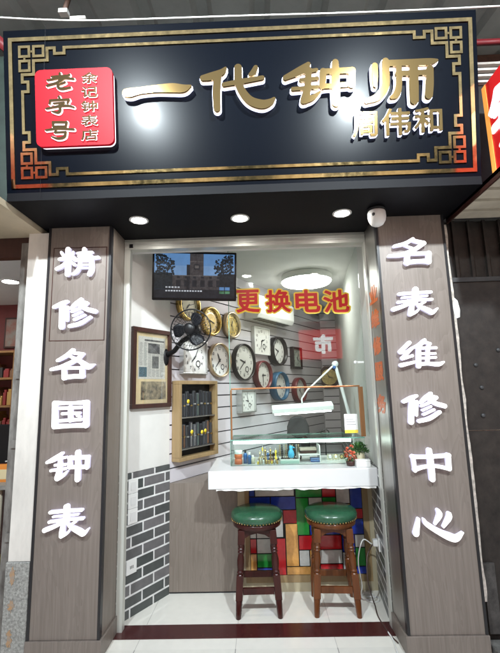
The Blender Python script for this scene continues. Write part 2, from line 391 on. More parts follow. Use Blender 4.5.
S_BIAO = ['252,60,28 250,200,26', '95,112,16 250,98,15 400,90,14', '122,154,10 250,142,11 365,131,10', '85,205,14 250,180,14 410,171,14', '230,195,16 150,240,19 40,285,22', '225,210,19 210,290,26 200,340,21', '205,342,17 260,310,13 290,270,7', '258,218,9 300,255,20 380,300,27 415,318,21 462,272,9', '340,200,14 300,225,12 272,238,7']
S_MING = ['280,55,16 200,100,17 100,125,13', '285,70,17 385,92,17', '387,96,19 290,160,19 180,205,21 50,220,14', '200,118,9 268,142,10', '225,205,24 225,285,26', '225,198,16 430,192,16', '432,195,26 432,275,24', '215,282,21 330,270,20 435,270,23']
S_WEI = ['150,82,18 60,172,18', '62,182,13 120,168,12 178,132,12', '176,136,14 82,232,17', '84,240,14 178,208,14', '72,300,20 205,268,13', '295,60,18 240,110,21 180,130,11', '238,130,21 240,308,23', '305,80,15 350,92,13', '352,95,11 320,128,11', '330,120,16 326,282,17', '240,136,13 405,132,14', '240,188,11 398,186,12', '240,234,11 402,224,12', '240,290,18 330,285,16 430,290,21 480,268,9']
S_ZHO = ['88,120,20 108,255,20', '80,125,19 250,124,18 435,110,19', '425,112,26 438,240,22', '105,248,21 200,222,16 310,215,16 440,240,19', '245,62,25 262,200,30 275,338,29']
S_XIN = ['78,120,14 66,190,22 56,248,28', '125,120,10 150,162,22 260,232,26 360,278,34 420,290,28 474,240,9', '252,42,17 265,85,24 226,165,9', '352,74,20 350,110,24 302,188,11']
B_YI = ['62,142,24 90,140,27 150,128,21 250,116,23 350,111,29 420,114,24 465,98,7']
B_DAI = ['175,60,9 150,85,19 90,108,23 40,118,17', '128,110,23 122,200,23 125,298,21', '165,157,13 260,140,15 395,116,13', '250,57,23 252,130,23 270,190,23 320,250,25 390,274,27 440,262,20 465,240,9', '355,55,14 340,85,17 320,98,9']
B_ZHONG = ['185,85,14 140,122,25 45,168,16', '165,132,13 235,120,11', '140,182,12 240,172,11', '90,237,12 240,224,12', '187,120,19 180,230,21 165,300,27', '155,310,19 210,290,17 255,255,7', '275,130,21 272,220,19', '272,130,17 455,122,19', '452,122,20 450,210,20', '270,222,15 455,206,15', '350,74,20 352,200,25 355,322,23']
B_SHI = ['88,92,18 90,150,18 92,210,12', '152,65,20 155,150,22 150,220,23 110,275,23 40,305,13', '160,78,19 300,72,19 410,68,20 458,60,9', '232,100,17 233,200,18 218,262,21 190,280,12', '225,140,15 415,130,17', '320,80,25 322,200,27 325,298,25', '417,110,21 416,200,23 411,268,23']
P_LAO = ['100,72,9 245,60,9', '168,42,10 163,100,10', '62,102,8 180,82,11 285,90,9', '250,52,8 160,115,11 58,150,9', '150,130,10 155,165,12 190,175,12 258,165,8', '212,118,9 160,142,7']
P_ZI = ['160,243,10 166,260,10', '86,276,9 80,304,9', '85,276,10 245,268,10', '246,270,10 232,300,8', '115,302,8 205,294,8', '206,296,8 166,325,8', '165,320,11 170,358,12 150,380,11 100,370,6', '52,347,8 160,326,10 240,322,10 288,334,8']
P_HAO = ['108,465,10 112,502,10', '108,463,10 226,463,10', '226,463,10 218,502,10', '110,500,9 220,500,9', '48,532,8 150,519,10 288,525,9', '135,530,8 125,552,8', '125,552,9 216,548,9', '219,548,10 205,590,12 150,604,11 98,588,6']

# ------------------------------------------------------------------ setting
PY = 2.547           # front of the two pillars
SOF = 2.63           # underside of the sign box
struct('pavement', MB().quad((-14, -3.2, 0), (14, -3.2, 0), (14, 2.63, 0), (-14, 2.63, 0)), PAVET)
struct('kerb', MB().box((-14, -3.36, -.14), (14, -3.2, 0)), GRAN)
struct('street', MB().quad((-60, -60, -.14), (60, -60, -.14), (60, -3.36, -.14), (-60, -3.36, -.14)), ASPH)
y0, y1 = at(250, 638.2, Z=0).y, at(250, 624.3, Z=0).y
struct('shop_floor', MB().quad((-1.6, 2.63, 0), (1.9, 2.63, 0), (1.9, 6.6, 0), (-1.6, 6.6, 0)), FLOORT)
struct('threshold_strip', MB().box((-1.02, y0, .0005), (.86, y1, .004)), REDGR)
struct('ground', MB().quad((-200, -200, -.16), (200, -200, -.16), (200, 200, -.16), (-200, 200, -.16)), ASPH)

# ------------------------------------------------------------------ shop sign
SX0, SX1 = -1.452, 1.305
SB = Vector((SX0, 2.165, SOF)); ST = Vector((SX0, 2.012, 3.632))
TILT = math.atan2(SB.y-ST.y, ST.z-SB.z); SH = (ST-SB).length; SW = SX1-SX0
SN = Vector((0, -math.cos(TILT), -math.sin(TILT))); SV = (ST-SB).normalized()
def suv(px, py, out=0.0):
    p = hit(px, py, SB+SN*out, SN)-SB; return p.x, p.dot(SV)
sign = thing('shop_sign', 'long black shop sign with gold characters and gold fret border above the entrance', 'shop sign', SB, (TILT, 0, 0))
mb = MB().box((0, 0, 0), (SW, .10, SH)); mb.m[0] = 1; mb.build('panel', [SIGNBLK, SOFFIT], sign, bevel=.004)
def ribbon(mb, pts, w, yf, yb, closed=True):
    n = len(pts); P = [Vector((p[0], p[1])) for p in pts]; L = []; Rr = []
    for i in range(n):
        d1 = (P[i]-P[i-1]).normalized() if (closed or i > 0) else None; d2 = (P[(i+1) % n]-P[i]).normalized() if (closed or i < n-1) else None
        d1 = d1 or d2; d2 = d2 or d1
        n1 = Vector((-d1.y, d1.x)); n2 = Vector((-d2.y, d2.x)); m = (n1+n2).normalized(); k = w/2/max(.3, m.dot(n1))
        L.append(P[i]+m*k); Rr.append(P[i]-m*k)
    vs = [(p.x, yf, p.y) for p in L]+[(p.x, yf, p.y) for p in Rr]+[(p.x, yb, p.y) for p in L]+[(p.x, yb, p.y) for p in Rr]; fs = []
    for i in range(n if closed else n-1):
        j = (i+1) % n; fs += [(i, n+i, n+j, j), (i, j, 2*n+j, 2*n+i), (n+i, 3*n+i, 3*n+j, n+j)]
    if not closed: fs += [(0, 2*n, 3*n, n), (n-1, 2*n-1, 4*n-1, 3*n-1)]
    mb.add(vs, fs)
a, b = suv(10, 39); c, d_ = suv(480, 169.5)
fx0, fx1, fz0, fz1 = .045, SW-.04, suv(250, 178.5)[1], suv(250, 30)[1]
mb = MB(); ribbon(mb, [(fx0, fz0), (fx1, fz0), (fx1, fz1), (fx0, fz1)], .022, -.008, 0); mb.build('outer_border', GOLD, sign)
g = .0335; ix0, ix1, iz0, iz1 = fx0+.045, fx1-.045, fz0+.04, fz1-.035
half = [(8.2, .7), (8.2, 1.7), (6.5, 1.7), (6.5, .7), (5.2, .7), (5.2, 2.8), (2.75, 2.8), (2.75, 5.2), (.7, 5.2), (.7, 6.5), (1.7, 6.5), (1.7, 8.2), (.7, 8.2)]
TL = [(ix0+x*g, iz1-y*g) for x, y in half]; BL = [(ix0+x*g, iz0+y*g) for x, y in half]
TR = [(ix1-x*g, iz1-y*g) for x, y in half]; BR = [(ix1-x*g, iz0+y*g) for x, y in half]
mb = MB(); ribbon(mb, TL+BL[::-1]+BR+TR[::-1], .0165, -.008, 0); mb.build('inner_border', GOLD, sign)
for X0, sxn, Z0, szn in ((ix0, 1, iz1, -1), (ix1, -1, iz1, -1), (ix0, 1, iz0, 1), (ix1, -1, iz0, 1)):
    mb = MB()
    for qx, qy in ((1.15, 1.15), (3.65, 1.15), (1.15, 3.65)):
        cx, cz = X0+sxn*qx*g, Z0+szn*qy*g; hh = .85*g
        ribbon(mb, [(cx-hh, cz-hh), (cx+hh, cz-hh), (cx+hh, cz+hh), (cx-hh, cz+hh)], .015, -.008, 0)
    for (ax, az), (bx, bz) in (((2.25, 1.15), (2.55, 1.15)), ((1.15, 2.25), (1.15, 2.55))):
        mb.box((X0+sxn*ax*g, -.007, Z0+szn*az*g-.006), (X0+sxn*bx*g, 0, Z0+szn*bz*g+.006)) if az == bz else mb.box((X0+sxn*ax*g-.006, -.007, Z0+szn*az*g), (X0+sxn*bx*g+.006, 0, Z0+szn*bz*g))
    mb.build('corner_fret', GOLD, sign)
def sign_letter(parent, strokes, x0, y0_, sc, ch, out=.05, halo=HALO, goldm=GOLDL, gap=.012, grow=.004, pre=None):
    f = lambda x, y: suv(x0+x/sc, y0_+y/sc, out)
    o = brush(strokes, f, -out, -out+.016).build('letter', [goldm, goldm], parent, label='gold character '+ch)
    brush(strokes, f, -out+.0165, -gap, grow).build('light_rim', [halo, halo], o)
    return o
sign_letter(sign, B_YI, 116, 70, 6.25, '一'); sign_letter(sign, B_DAI, 196, 58, 5.95, '代')
sign_letter(sign, B_ZHONG, 278, 50, 6.1, '钟'); sign_letter(sign, B_SHI, 360, 50, 5.95, '师')
for ch, cx, cyy, w, h in (('周', 365, 124, 25, 25), ('伟', 396.5, 121.5, 29, 27), ('和', 428.5, 119.5, 28, 25)):
    u, v = suv(cx, cyy, .035); u2, v2 = suv(cx+w, cyy, .035); u3, v3 = suv(cx, cyy+h, .035)
    t = fit_text(ch, u2-u, v-v3, .014, .010); o = t.build('letter', GOLDL, sign, (u, -.035, v), label='small gold character '+ch)
    t = fit_text(ch, (u2-u)*1.03, (v-v3)*1.03, .021, .016); t.build('light_rim', HALO, o, (0, .0105, 0))
# red plaque
(u0, v0), (u1, v1) = suv(36.5, 147, .05), suv(112, 66, .05)
v0, v1 = suv(75, 145.5, .05)[1], suv(75, 68.5, .05)[1]
def rrect(x0, z0, x1, z1, r, n=6):
    P = []
    for cx, cz, a0 in ((x1-r, z1-r, 0), (x0+r, z1-r, 90), (x0+r, z0+r, 180), (x1-r, z0+r, 270)):
        for k in range(n+1):
            an = math.radians(a0+90*k/n); P.append((cx+r*math.cos(an), cz+r*math.sin(an)))
    return P
plq = MB().prism(rrect(u0, v0, u1, v1, .035), -.05, -.028, fn=lambda a, b, c: (a, c, b)).build('name_plaque', REDP, sign)
MB().prism(rrect(u0+.003, v0+.003, u1-.003, v1-.003, .034), -.0275, -.008, fn=lambda a, b, c: (a, c, b)).build('light_rim', HALOS, plq)
GOLDD = mat('dark_gold', (.22, .14, .06), .12, 1.0)
def plaque_letter(strokes, ch):
    f = lambda x, y: suv(40+x/8.6, 68+y/8.6, .068)
    k = brush(strokes, f, -.066, -.06).build('letter', [GOLDD, GOLDD], plq, label='dark gold character '+ch)
    return brush(strokes, f, -.0595, -.0502, .003).build('letter_rim', [HALOS, HALOS], plq)
plaque_letter(P_LAO, '老'); plaque_letter(P_ZI, '字'); plaque_letter(P_HAO, '号')
for i, ch in enumerate('余记钟表店'):
    u, v = suv(89.3, 77.5+i*14.3, .062); u2, _ = suv(89.3+15, 78, .062); _, v3 = suv(89.3, 77.5+i*14.3+10.5, .062)
    k = fit_text(ch, u2-u, v-v3, .006, .004).build('letter', GOLDD, plq, (u, -.064, v), label='small dark character '+ch)
    fit_text(ch, (u2-u)*1.04, (v-v3)*1.04, .016, .006).build('letter_rim', HALOS, plq, (u, -.0595, v))

# sign box underside and back
fas = thing('sign_box', 'black boxed soffit under the shop sign carrying the downlights', 'soffit', (0, 0, 0))
MB().box((SX0+.004, 2.155, SOF), (SX1-.004, 2.86, SOF+.05)).build('soffit', SOFFIT, fas)
MB().box((SX0+.004, 2.30, SOF+.052), (SX1-.004, 2.60, 3.55)).build('core', SOFFIT, fas)

# downlights under the soffit
def downlight(loc, label, group, r=.062):
    t = thing('downlight', label, 'downlight', loc, group=group)
    MB().lathe([(r*.74, -.001), (r*.8, -.007), (r, -.005), (r, 0), (r*.74, 0), (r*.74, -.001)], 28).build('trim', PLWHT, t)
    MB().lathe([(0, -.0035), (r*.73, -.0035)], 28).build('lens', DOWNW, t)
    return t
for px, py, lab in ((139, 220, 'leftmost of three round downlights in the black soffit, above the left pillar'), (240, 218, 'middle round downlight in the black soffit, above the television corner'), (342, 213, 'rightmost of three round downlights in the black soffit, next to the camera')):
    p = at(px, py, Z=SOF); downlight(p, lab, 'downlights in the soffit over the entrance')

# security camera
p = at(377, 207, Z=SOF)
sc = thing('security_camera', 'white dome security camera hanging under the black soffit by right pillar', 'security camera', (p.x, p.y+.02, SOF))
MB().lathe([(0, 0), (.056, 0), (.056, -.012), (.05, -.02), (0, -.02)], 24).build('mounting_plate', PLBLK, sc)
MB().lathe([(0, -.02), (.05, -.02), (.056, -.03), (.057, -.06), (.052, -.085), (.038, -.108), (.022, -.118), (0, -.121)], 28).build('housing', PLWHT, sc, rot=(0, .0, 0))
MB().lathe([(0, .003), (.007, .003), (.010, .001), (.012, -.003)], 20, axis='Y').build('lens', DGREY, sc, (-.034, -.0445, -.058), (.15, 0, -.65))

# ------------------------------------------------------------------ pillars
LP = (-1.399, -.969); RP = (.797, 1.251)
def pillar(name, x0, x1, label):
    t = thing(name, label, 'pillar', ((x0+x1)/2, PY, 0)); w = (x1-x0)/2
    MB().box((-w+.016, 0, .105), (w-.016, .30, SOF-.002)).build('panel', TAUPE, t)
    for s in (-1, 1): MB().box((s*(w-.016), -.004, .105), (s*w, .03, SOF-.002)).build('edge_trim', BLACKTRIM, t)
    return t, w
pl, w = pillar('pillar', *LP, 'taupe wood pillar left of the entrance with six lit white characters')
MB().box((w-.0155, .031, .105), (w, .253, SOF-.002)).build('reveal', TAUPE2, pl)
MB().box((-w-.004, -.012, 0), (w+.012, .28, .103)).build('plinth', TAUPE, pl, bevel=.003)
pr, w2 = pillar('pillar', *RP, 'taupe wood pillar right of the entrance with six lit white characters')
rev = MB().box((-w2, .031, .105), (-w2+.0155, .253, SOF-.002)).build('reveal', STEEL, pr)
MB().box((-w2-.012, -.012, 0), (w2+.004, .28, .103)).build('plinth', TAUPE, pr, bevel=.003)
# hairline access panel round the two upper characters
pts = [at(54, 248.5, Y=PY), at(107, 247, Y=PY), at(104, 340, Y=PY), at(49.5, 341, Y=PY)]
xs = [(q.x-pl.location.x) for q in pts]; mb = MB()
ribbon(mb, [((xs[0]+xs[3])/2, pts[0].z), ((xs[1]+xs[2])/2, pts[1].z), ((xs[1]+xs[2])/2, pts[2].z), ((xs[0]+xs[3])/2, pts[3].z)], .005, -.0016, 0)
mb.build('access_panel_joint', DKWOOD, pl)
OUTY = .034
def pillar_letter(par, strokes, x0, y0_, ch, sc=9.615, ys=1.0, yo=0.0, xo=0.0):
    Yf = PY-OUTY
    def f(x, y):
        q = at(x0+(x+xo)/sc, y0_+(y*ys+yo)/sc, Y=Yf); return q.x-par.location.x, q.z
    o = brush(strokes, f, -OUTY, -.012).build('letter', [LETW, LETS], par, label='lit white character '+ch)
    return o
pillar_letter(pl, S_JING, 50, 243, '精'); pillar_letter(pl, S_XIU, 48, 293, '修'); pillar_letter(pl, S_GE, 46, 344, '各')
pillar_letter(pl, S_GUO, 46, 394, '国'); pillar_letter(pl, S_ZHONG, 42, 446, '钟'); pillar_letter(pl, S_BIAO, 40, 501, '表')
pillar_letter(pr, S_MING, 384, 233, '名'); pillar_letter(pr, S_BIAO, 390, 283, '表', ys=.86, yo=8, xo=-4)
pillar_letter(pr, S_WEI, 394, 334, '维'); pillar_letter(pr, S_XIU, 398, 387, '修', ys=1.03, yo=2)
pillar_letter(pr, S_ZHO, 404, 444, '中'); pillar_letter(pr, S_XIN, 410, 506, '心', sc=8.93)
# red stickers on the steel reveal of the right pillar
for i, (ch, py) in enumerate(zip('业维修服务', (294, 318, 345, 371, 404))):
    q = at(373.5+i*2.6, py, X=RP[0]-.001)
    fit_text(ch, .19, .125, .045, .001).build('sticker_character', STICKO, pr, (RP[0]-.0015-pr.location.x, .155, q.z), (0, 0, -PI/2))

# ------------------------------------------------------------------ roller shutter frame
sh = thing('shutter_frame', 'pale metal roller shutter frame lining the shop entrance', 'shutter frame', (0, 2.80, 0))
mb = MB().box((-.967, .0, 2.552), (.795, .06, SOF-.002)); mb.box((-.967, -.008, 2.575), (.795, -.0005, 2.581)).box((-.967, -.008, 2.605), (.795, -.0005, 2.611))
mb.build('head_box', ALU, sh)
for s, xa, xb in ((-1, -.967, -.925), (1, .784, .795)):
    mb = MB().box((xa, 0, 0), (xb, .022, 2.551)).box((xa, .0225, 0), (xa+(xb-xa)*.28, .05, 2.551)).box((xb-(xb-xa)*.28, .0225, 0), (xb, .05, 2.551)); mb.build('guide_rail', ALU, sh)
MB().box((-.93, -.012, 2.565), (-.905, -.0005, 2.59)).build('bolt_plate', PLBLK, sh)

# ------------------------------------------------------------------ interior walls
S0 = .431
lw = thing('left_wall', 'white plaster wall with dark brick tile dado on the left inside the shop', 'wall', WA, (0, 0, WROT))
MB().box((-.12, 0, .946), (S0, .10, 2.70)).build('plaster', WHITEW, lw)
MB().box((-.12, -.006, 0), (S0, .10, .944)).build('tile_dado', TILEW, lw)
sl = thing('slat_wall', 'lilac white slatted display wall with dark grooves hung with clocks', 'slatwall', WA, (0, 0, WROT))
MB().box((S0+.001, .012, .79), (4.3, .10, 2.70)).build('backing', SLATG, sl)
mb = MB(); z = .80
while z < 2.68:
    mb.box((S0+.001, 0, z), (4.3, .0118, min(z+.1015, 2.70))); z += .1125
mb.build('boards', SLAT, sl)
RA = Vector((.799, 2.856, 0)); RB = Vector((1.17, 6.1, 0)); RU = (RB-RA).normalized(); RROT = math.atan2(RU.y, RU.x); RL = (RB-RA).length
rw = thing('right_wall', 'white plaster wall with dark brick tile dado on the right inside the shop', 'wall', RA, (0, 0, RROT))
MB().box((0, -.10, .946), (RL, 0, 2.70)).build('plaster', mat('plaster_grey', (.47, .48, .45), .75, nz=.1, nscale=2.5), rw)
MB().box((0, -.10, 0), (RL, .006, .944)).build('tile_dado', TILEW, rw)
bw = thing('back_wall', 'pale slatted wall closing the far end of the shop', 'wall', (0, 5.95, 0))
MB().box((-.2, .013, 0), (1.6, .12, 2.70)).build('backing', SLATG, bw)
mb = MB(); z = .05
while z < 2.68: mb.box((-.2, 0, z), (1.6, .012, min(z+.1015, 2.70))); z += .1125
mb.build('boards', SLAT, bw)
ce = thing('shop_ceiling', 'plain white ceiling inside the clock shop', 'ceiling')
MB().box((-1.3, 2.862, 2.70), (1.9, 6.2, 2.80)).build('ceiling_board', CEIL, ce)
MB().box((-1.1, 2.862, 2.552), (1.2, 2.90, 2.70)).build('bulkhead', CEIL, ce)

# round ceiling lamp
cl = thing('ceiling_lamp', 'large round white ceiling lamp glowing inside the shop', 'ceiling lamp', (.525, 4.14, 2.70))
MB().lathe([(.0, 0), (.262, 0), (.268, -.012), (.268, -.062), (.262, -.068)], 48).build('rim', PLWHT, cl)
MB().lathe([(.2635, -.060), (.262, -.070), (.247, -.088), (.15, -.098), (0, -.10)], 48).build('diffuser', LAMPW, cl)
p = at(248, 284, Z=2.695)
downlight((p.x, p.y, 2.70), 'small round downlight in the white shop ceiling beside the television', None, .07)

# switches and socket on the brick tiles
def wall_box(name, label, cat, s0, s1, z0, z1, n):
    t = thing(name, label, cat, wall((s0+s1)/2, (z0+z1)/2, .0062), (0, 0, WROT)); w, h = (s1-s0)/2, (z1-z0)/2
    for k in range(n):
        za, zb = -h+2*h*k/n+.001, -h+2*h*(k+1)/n-.001
        q = MB().box((-w, -.009, za), (w, 0, zb)).build('plate', PLWHT, t, bevel=.003)
        if name == 'light_switch': MB().box((-w*.55, -.0125, za*.78+zb*.22), (w*.55, -.0092, za*.22+zb*.78)).build('rocker', CLWHITE, q)
        else: 
            m_ = MB()
            for dx in (-.012, 0, .012): m_.box((dx-.0025, -.0096, -.012), (dx+.0025, -.0091, .008))
            m_.build('sockets', PLBLK, q)
    return t
wall_box('light_switch', 'stack of three white light switches on the dark brick tiles', 'light switch', .02, .105, .60, .905, 3)
wall_box('wall_socket', 'white square wall socket low on the left dark brick tiles', 'wall socket', .015, .105, .275, .37, 1)
q = thing('wall_socket', 'white socket with plug on the right tiled wall above the cable', 'wall socket', at(382, 543, Y=3.10), (0, 0, RROT))
d = q.location-RA; s_ = d.x*RU.x+d.y*RU.y; q.location = RA+RU*s_+Vector((0, 0, d.z))
MB().box((-.045, .0065, -.045), (.045, .016, .045)).build('plate', PLWHT, q, bevel=.003)
MB().box((-.02, .0165, -.02), (.02, .05, .025)).build('plug', PLWHT, q, bevel=.006)
SOCK = Vector(q.location)

# framed newspaper
s0, s1, z0, z1 = .022, .424, 1.392, 2.004
fr = thing('framed_newspaper', 'dark framed newspaper cutting hanging on the white wall', 'framed picture', wall((s0+s1)/2, (z0+z1)/2, .001), (0, 0, WROT))
w, h = (s1-s0)/2, (z1-z0)/2; fb = .034
mb = MB()
for a, b in (((-w, -.03, -h), (w, 0, -h+fb)), ((-w, -.03, h-fb), (w, 0, h)), ((-w, -.03, -h+fb), (-w+fb, 0, h-fb)), ((w-fb, -.03, -h+fb), (w, 0, h-fb))): mb.box(a, b)
mb.build('frame', DKWOOD, fr, bevel=.003)
MB().box((-w+fb, -.012, -h+fb), (w-fb, -.002, h-fb)).build('mat_board', PAPER, fr)
nx0, nx1, nz0, nz1 = -w+fb+.028, w-fb-.028, -.085, h-fb-.03
MB().box((nx0, -.0135, nz0), (nx1, -.0122, nz1)).build('newspaper', NEWS, fr)
mb = MB(); random.seed(3)
mb.box((nx0+.06, -.0145, nz1-.035), (nx1-.012, -.0137, nz1-.022), 1)
ncol = 6; cw = (nx1-nx0-.02)/ncol
for c_ in range(ncol):
    zz = nz1-.05
    while zz > nz0+.02:
        xx = nx0+.01+c_*cw
        inphoto = (c_ in (2, 3, 4) and zz > nz1-.13) or (c_ in (3, 4) and nz1-.25 < zz < nz1-.15) or (c_ < 2 and zz < nz0+.10)
        if not inphoto: mb.box((xx, -.0142, zz-.0035), (xx+cw*.86*random.uniform(.7, 1), -.0137, zz), 0)
        zz -= .0085
cx = lambda k: nx0+.01+k*cw
mb.box((cx(2), -.0142, nz1-.13), (cx(5)-.006, -.0137, nz1-.05), 2); mb.box((cx(3), -.0142, nz1-.245), (cx(4.6), -.0137, nz1-.15), 2); mb.box((cx(0), -.0142, nz0+.015), (cx(1.8), -.0137, nz0+.09), 3)
mb.build('newsprint', [INK, INKD, INKD, PHOTOB], fr)
MB().box((nx0+.03, -.0142, -h+fb+.03), (nx1+.01, -.0125, -.105)).build('photograph', PHOTOS, fr)
MB().box((-w+fb, -.0165, -h+fb), (w-fb, -.0155, h-fb)).build('glazing', glass_mat('picture_glass', (.98, .98, .98), .25), fr)

# watch strap display box
b0, b1, c0, c1 = .455, .955, .958, 1.60
sb = thing('strap_display_box', 'shallow wooden display box with two black shelves on slatted wall', 'display box', wall((b0+b1)/2, c0, .001), (0, 0, WROT))
w = (b1-b0)/2; h = c1-c0; fb = .03; dp = .085
mb = MB().box((-w, -dp, 0), (w, 0, fb)).box((-w, -dp, h-fb), (w, 0, h)).box((-w, -dp, fb), (-w+fb, 0, h-fb)).box((w-fb, -dp, fb), (w, 0, h-fb)); mb.build('frame', TANWOOD, sb, bevel=.003)
MB().box((-w+fb, -.012, fb), (w-fb, -.001, h-fb)).build('back_panel', PLBLK, sb)
for zz in (.085, .335): MB().box((-w+fb, -dp+.012, zz), (w-fb, -.0125, zz+.008)).build('shelf', STEEL, sb)
STR = [mat('strap_black', (.02, .02, .022), .4), mat('strap_grey', (.05, .05, .055), .3), mat('strap_brown', (.13, .065, .035), .45), mat('strap_silver', (.40, .40, .41), .2, .8), mat('strap_green', (.06, .08, .07), .4)]
PACK = mat('clear_packet', (.085, .09, .095), .12); YEL = mat('yellow_tag', (.75, .55, .03), .4)
random.seed(12)
for row, (zz, nm, hh) in enumerate(((.0935, 'lower', .205), (.3435, 'upper', .22))):
    for k in range(10):
        cx_ = -w+fb+.024+k*(2*w-2*fb-.048)/9
        o = thing('watch_strap', f'packet of watch strap standing on the {nm} shelf of the wooden box', 'watch strap', wall((b0+b1)/2+cx_, c0+zz, .001), (0, 0, WROT), f'watch straps on the {nm} shelf')
        hk = hh*random.uniform(.86, 1); sm = STR[random.choice((0, 1, 2, 3, 4, 1) if row == 0 else (0, 0, 1, 4, 0))]
        MB().box((-.015, -.042, 0), (.015, -.03, hk)).build('backing_card', PACK if k % 3 else STR[1], o)
        mb = MB().box((-.008, -.05, .006), (.008, -.0425, hk*.46)).box((-.008, -.05, hk*.5), (.008, -.0425, hk-.008)); mb.build('strap', sm, o, bevel=.002)
        MB().box((-.011, -.0515, hk*.45), (.011, -.0425, hk*.51)).build('buckle', BRASS if k % 2 else CLSILV, o)
        if (row, k) in ((0, 3), (0, 6), (0, 7), (1, 2)):
            MB().lathe([(0, .002), (.017, .002), (.017, 0)], 16, axis='Y').build('price_tag', YEL, o, (0, -.0525, hk*.6))

# television
A_, B_, C_, D_ = at(150, 251, Y=2.98), at(238, 250, Y=3.06), at(152, 301.5, Y=2.98), at(237, 302, Y=3.06)
ctr = (A_+B_+C_+D_)/4; tw = .655; th = .385
tv = thing('television', 'flat black television showing a tower scene hung in the top left corner', 'television', ctr, (.10, .02, .115))
MB().box((-tw/2, 0, -th/2), (tw/2, .035, th/2)).build('casing', PLBLK, tv, bevel=.006)
def em(name, c, s_=1.0, var=.45, sc=22):
    m = mat(name, (.01, .01, .01), .4, spec=.2, emit=c, es=s_); nt = m.node_tree; b = nt.nodes['Principled BSDF']
    tc = nt.nodes.new('ShaderNodeTexCoord'); n = nt.nodes.new('ShaderNodeTexNoise'); n.inputs['Scale'].default_value = sc; n.inputs['Detail'].default_value = 8; n.inputs['Roughness'].default_value = .7
    r = nt.nodes.new('ShaderNodeValToRGB'); r.color_ramp.elements[0].position = .32; r.color_ramp.elements[1].position = .68
    r.color_ramp.elements[0].color = (*[q*(1-var) for q in c], 1); r.color_ramp.elements[1].color = (*[q*(1+var) for q in c], 1)
    nt.links.new(tc.outputs['Object'], n.inputs['Vector']); nt.links.new(n.outputs['Fac'], r.inputs['Fac']); nt.links.new(r.outputs['Color'], b.inputs['Emission Color']); return m
TVM = [em('tv_sky', (.055, .125, .25), 1, .15, 6), em('tv_stone', (.026, .024, .026), 1, .6, 40), em('tv_shade', (.008, .009, .012), 1), em('tv_tree', (.006, .009, .012), 1, .7, 60), em('tv_stone_light', (.05, .046, .046), 1, .5, 40), em('tv_white', (.28, .30, .33), 1), em('tv_green', (.04, .11, .06), 1), em('tv_sky_pale', (.085, .155, .27), 1, .2, 6)]
mb = MB(); sx_, sz_ = tw/2-.016, th/2-.018
def rr(x0, z0, x1, z1, m_, k): mb.box((x0*sx_, -.0012-.0003*k, z0*sz_), (x1*sx_, -.0009-.0003*k, z1*sz_), m_)
rr(-1, -1, 1, 1, 0, 0); rr(-1, .0, 1, .45, 7, 1)
rr(-1, -1, 1, -.62, 2, 2); rr(-.72, -.62, .72, .02, 1, 2.2); rr(-.12, -.3, .22, 1, 1, 3.5); rr(-.2, -.62, -.12, .5, 2, 3.2); rr(-.02, .28, .12, .52, 2, 5); rr(.0, .34, .10, .47, 4, 6); rr(-.12, .62, .22, .66, 4, 5)
for k in range(7):
    xx = -.66+k*.2
    rr(xx, -.5, xx+.11, -.2, 2, 4.2); rr(xx+.02, -.12, xx+.09, -.02, 2, 4.2)
rr(-.72, -.02, .72, .02, 4, 4.4)
random.seed(5)
for k in range(520):
    s = random.choice((-1, 1)); xx = s*(.5+.46*random.random()**.75); zz = min(.93, (.05+.95*random.random())*(.25+abs(xx)*.85)); r_ = random.uniform(.010, .042)
    r2 = min(r_*.75*sx_, sx_*(1-abs(xx)), sz_*(1-abs(zz))) if abs(zz) < 1 else 0
    if r2 > .004: mb.lathe([(0, .0037+k*.00002), (r2, .0037+k*.00002)], 9, c=(xx*sx_, 0, zz*sz_), axis='Y', mi=3)
rr(-1, -.62, -.55, .12, 3, 7); rr(.62, -.62, 1, .1, 3, 7)
for k in range(14): rr(-.72+k*.066, -.72, -.72+k*.066+.045, -.66, 5, 9)
for k in range(5): rr(-.72+k*.075, -.56, -.72+k*.075+.05, -.50, 5, 9)
rr(.62, -.64, .74, -.5, 0, 9); rr(.76, -.64, .88, -.5, 0, 9); rr(.62, -.80, .74, -.68, 6, 9); rr(.76, -.8, .88, -.68, 6, 9)
mb.build('screen', TVM, tv)
MB().box((-.03, .036, -.05), (.03, .16, .05)).build('wall_bracket', PLBLK, tv)

# wall fan
fc = at(190.6, 329.5, Y=3.02)
fan = thing('wall_fan', 'black round wall fan with wire guard mounted beside the framed newspaper', 'fan', fc, (0, 0, -.12))
R_ = .158; mb = MB()
for rr_, yy, th_ in ((R_, 0, .0055), (R_*.8, -.028, .0013), (R_*.6, -.038, .0013), (R_*.4, -.043, .0013), (R_*.27, -.045, .0025)):
    mb.tube([(rr_*math.cos(2*PI*k/40), yy, rr_*math.sin(2*PI*k/40)) for k in range(40)], th_, 6, closed=True)
for k in range(36):
    a_ = 2*PI*k/36; c_, s_ = math.cos(a_), math.sin(a_)
    mb.tube([(R_*c_, 0, R_*s_), (R_*.8*c_, -.028, R_*.8*s_), (R_*.5*c_, -.041, R_*.5*s_), (R_*.26*c_, -.045, R_*.26*s_)], .0012, 4)
    mb.tube([(R_*c_, 0, R_*s_), (R_*.75*c_, .05, R_*.75*s_), (R_*.4*c_, .07, R_*.4*s_)], .0012, 4)
mb.build('guard', PLBLK, fan)
MB().lathe([(0, .052), (.03, .051), (.043, .045), (.043, .03), (0, .028)], 24, axis='Y').build('badge', PLBLK, fan)
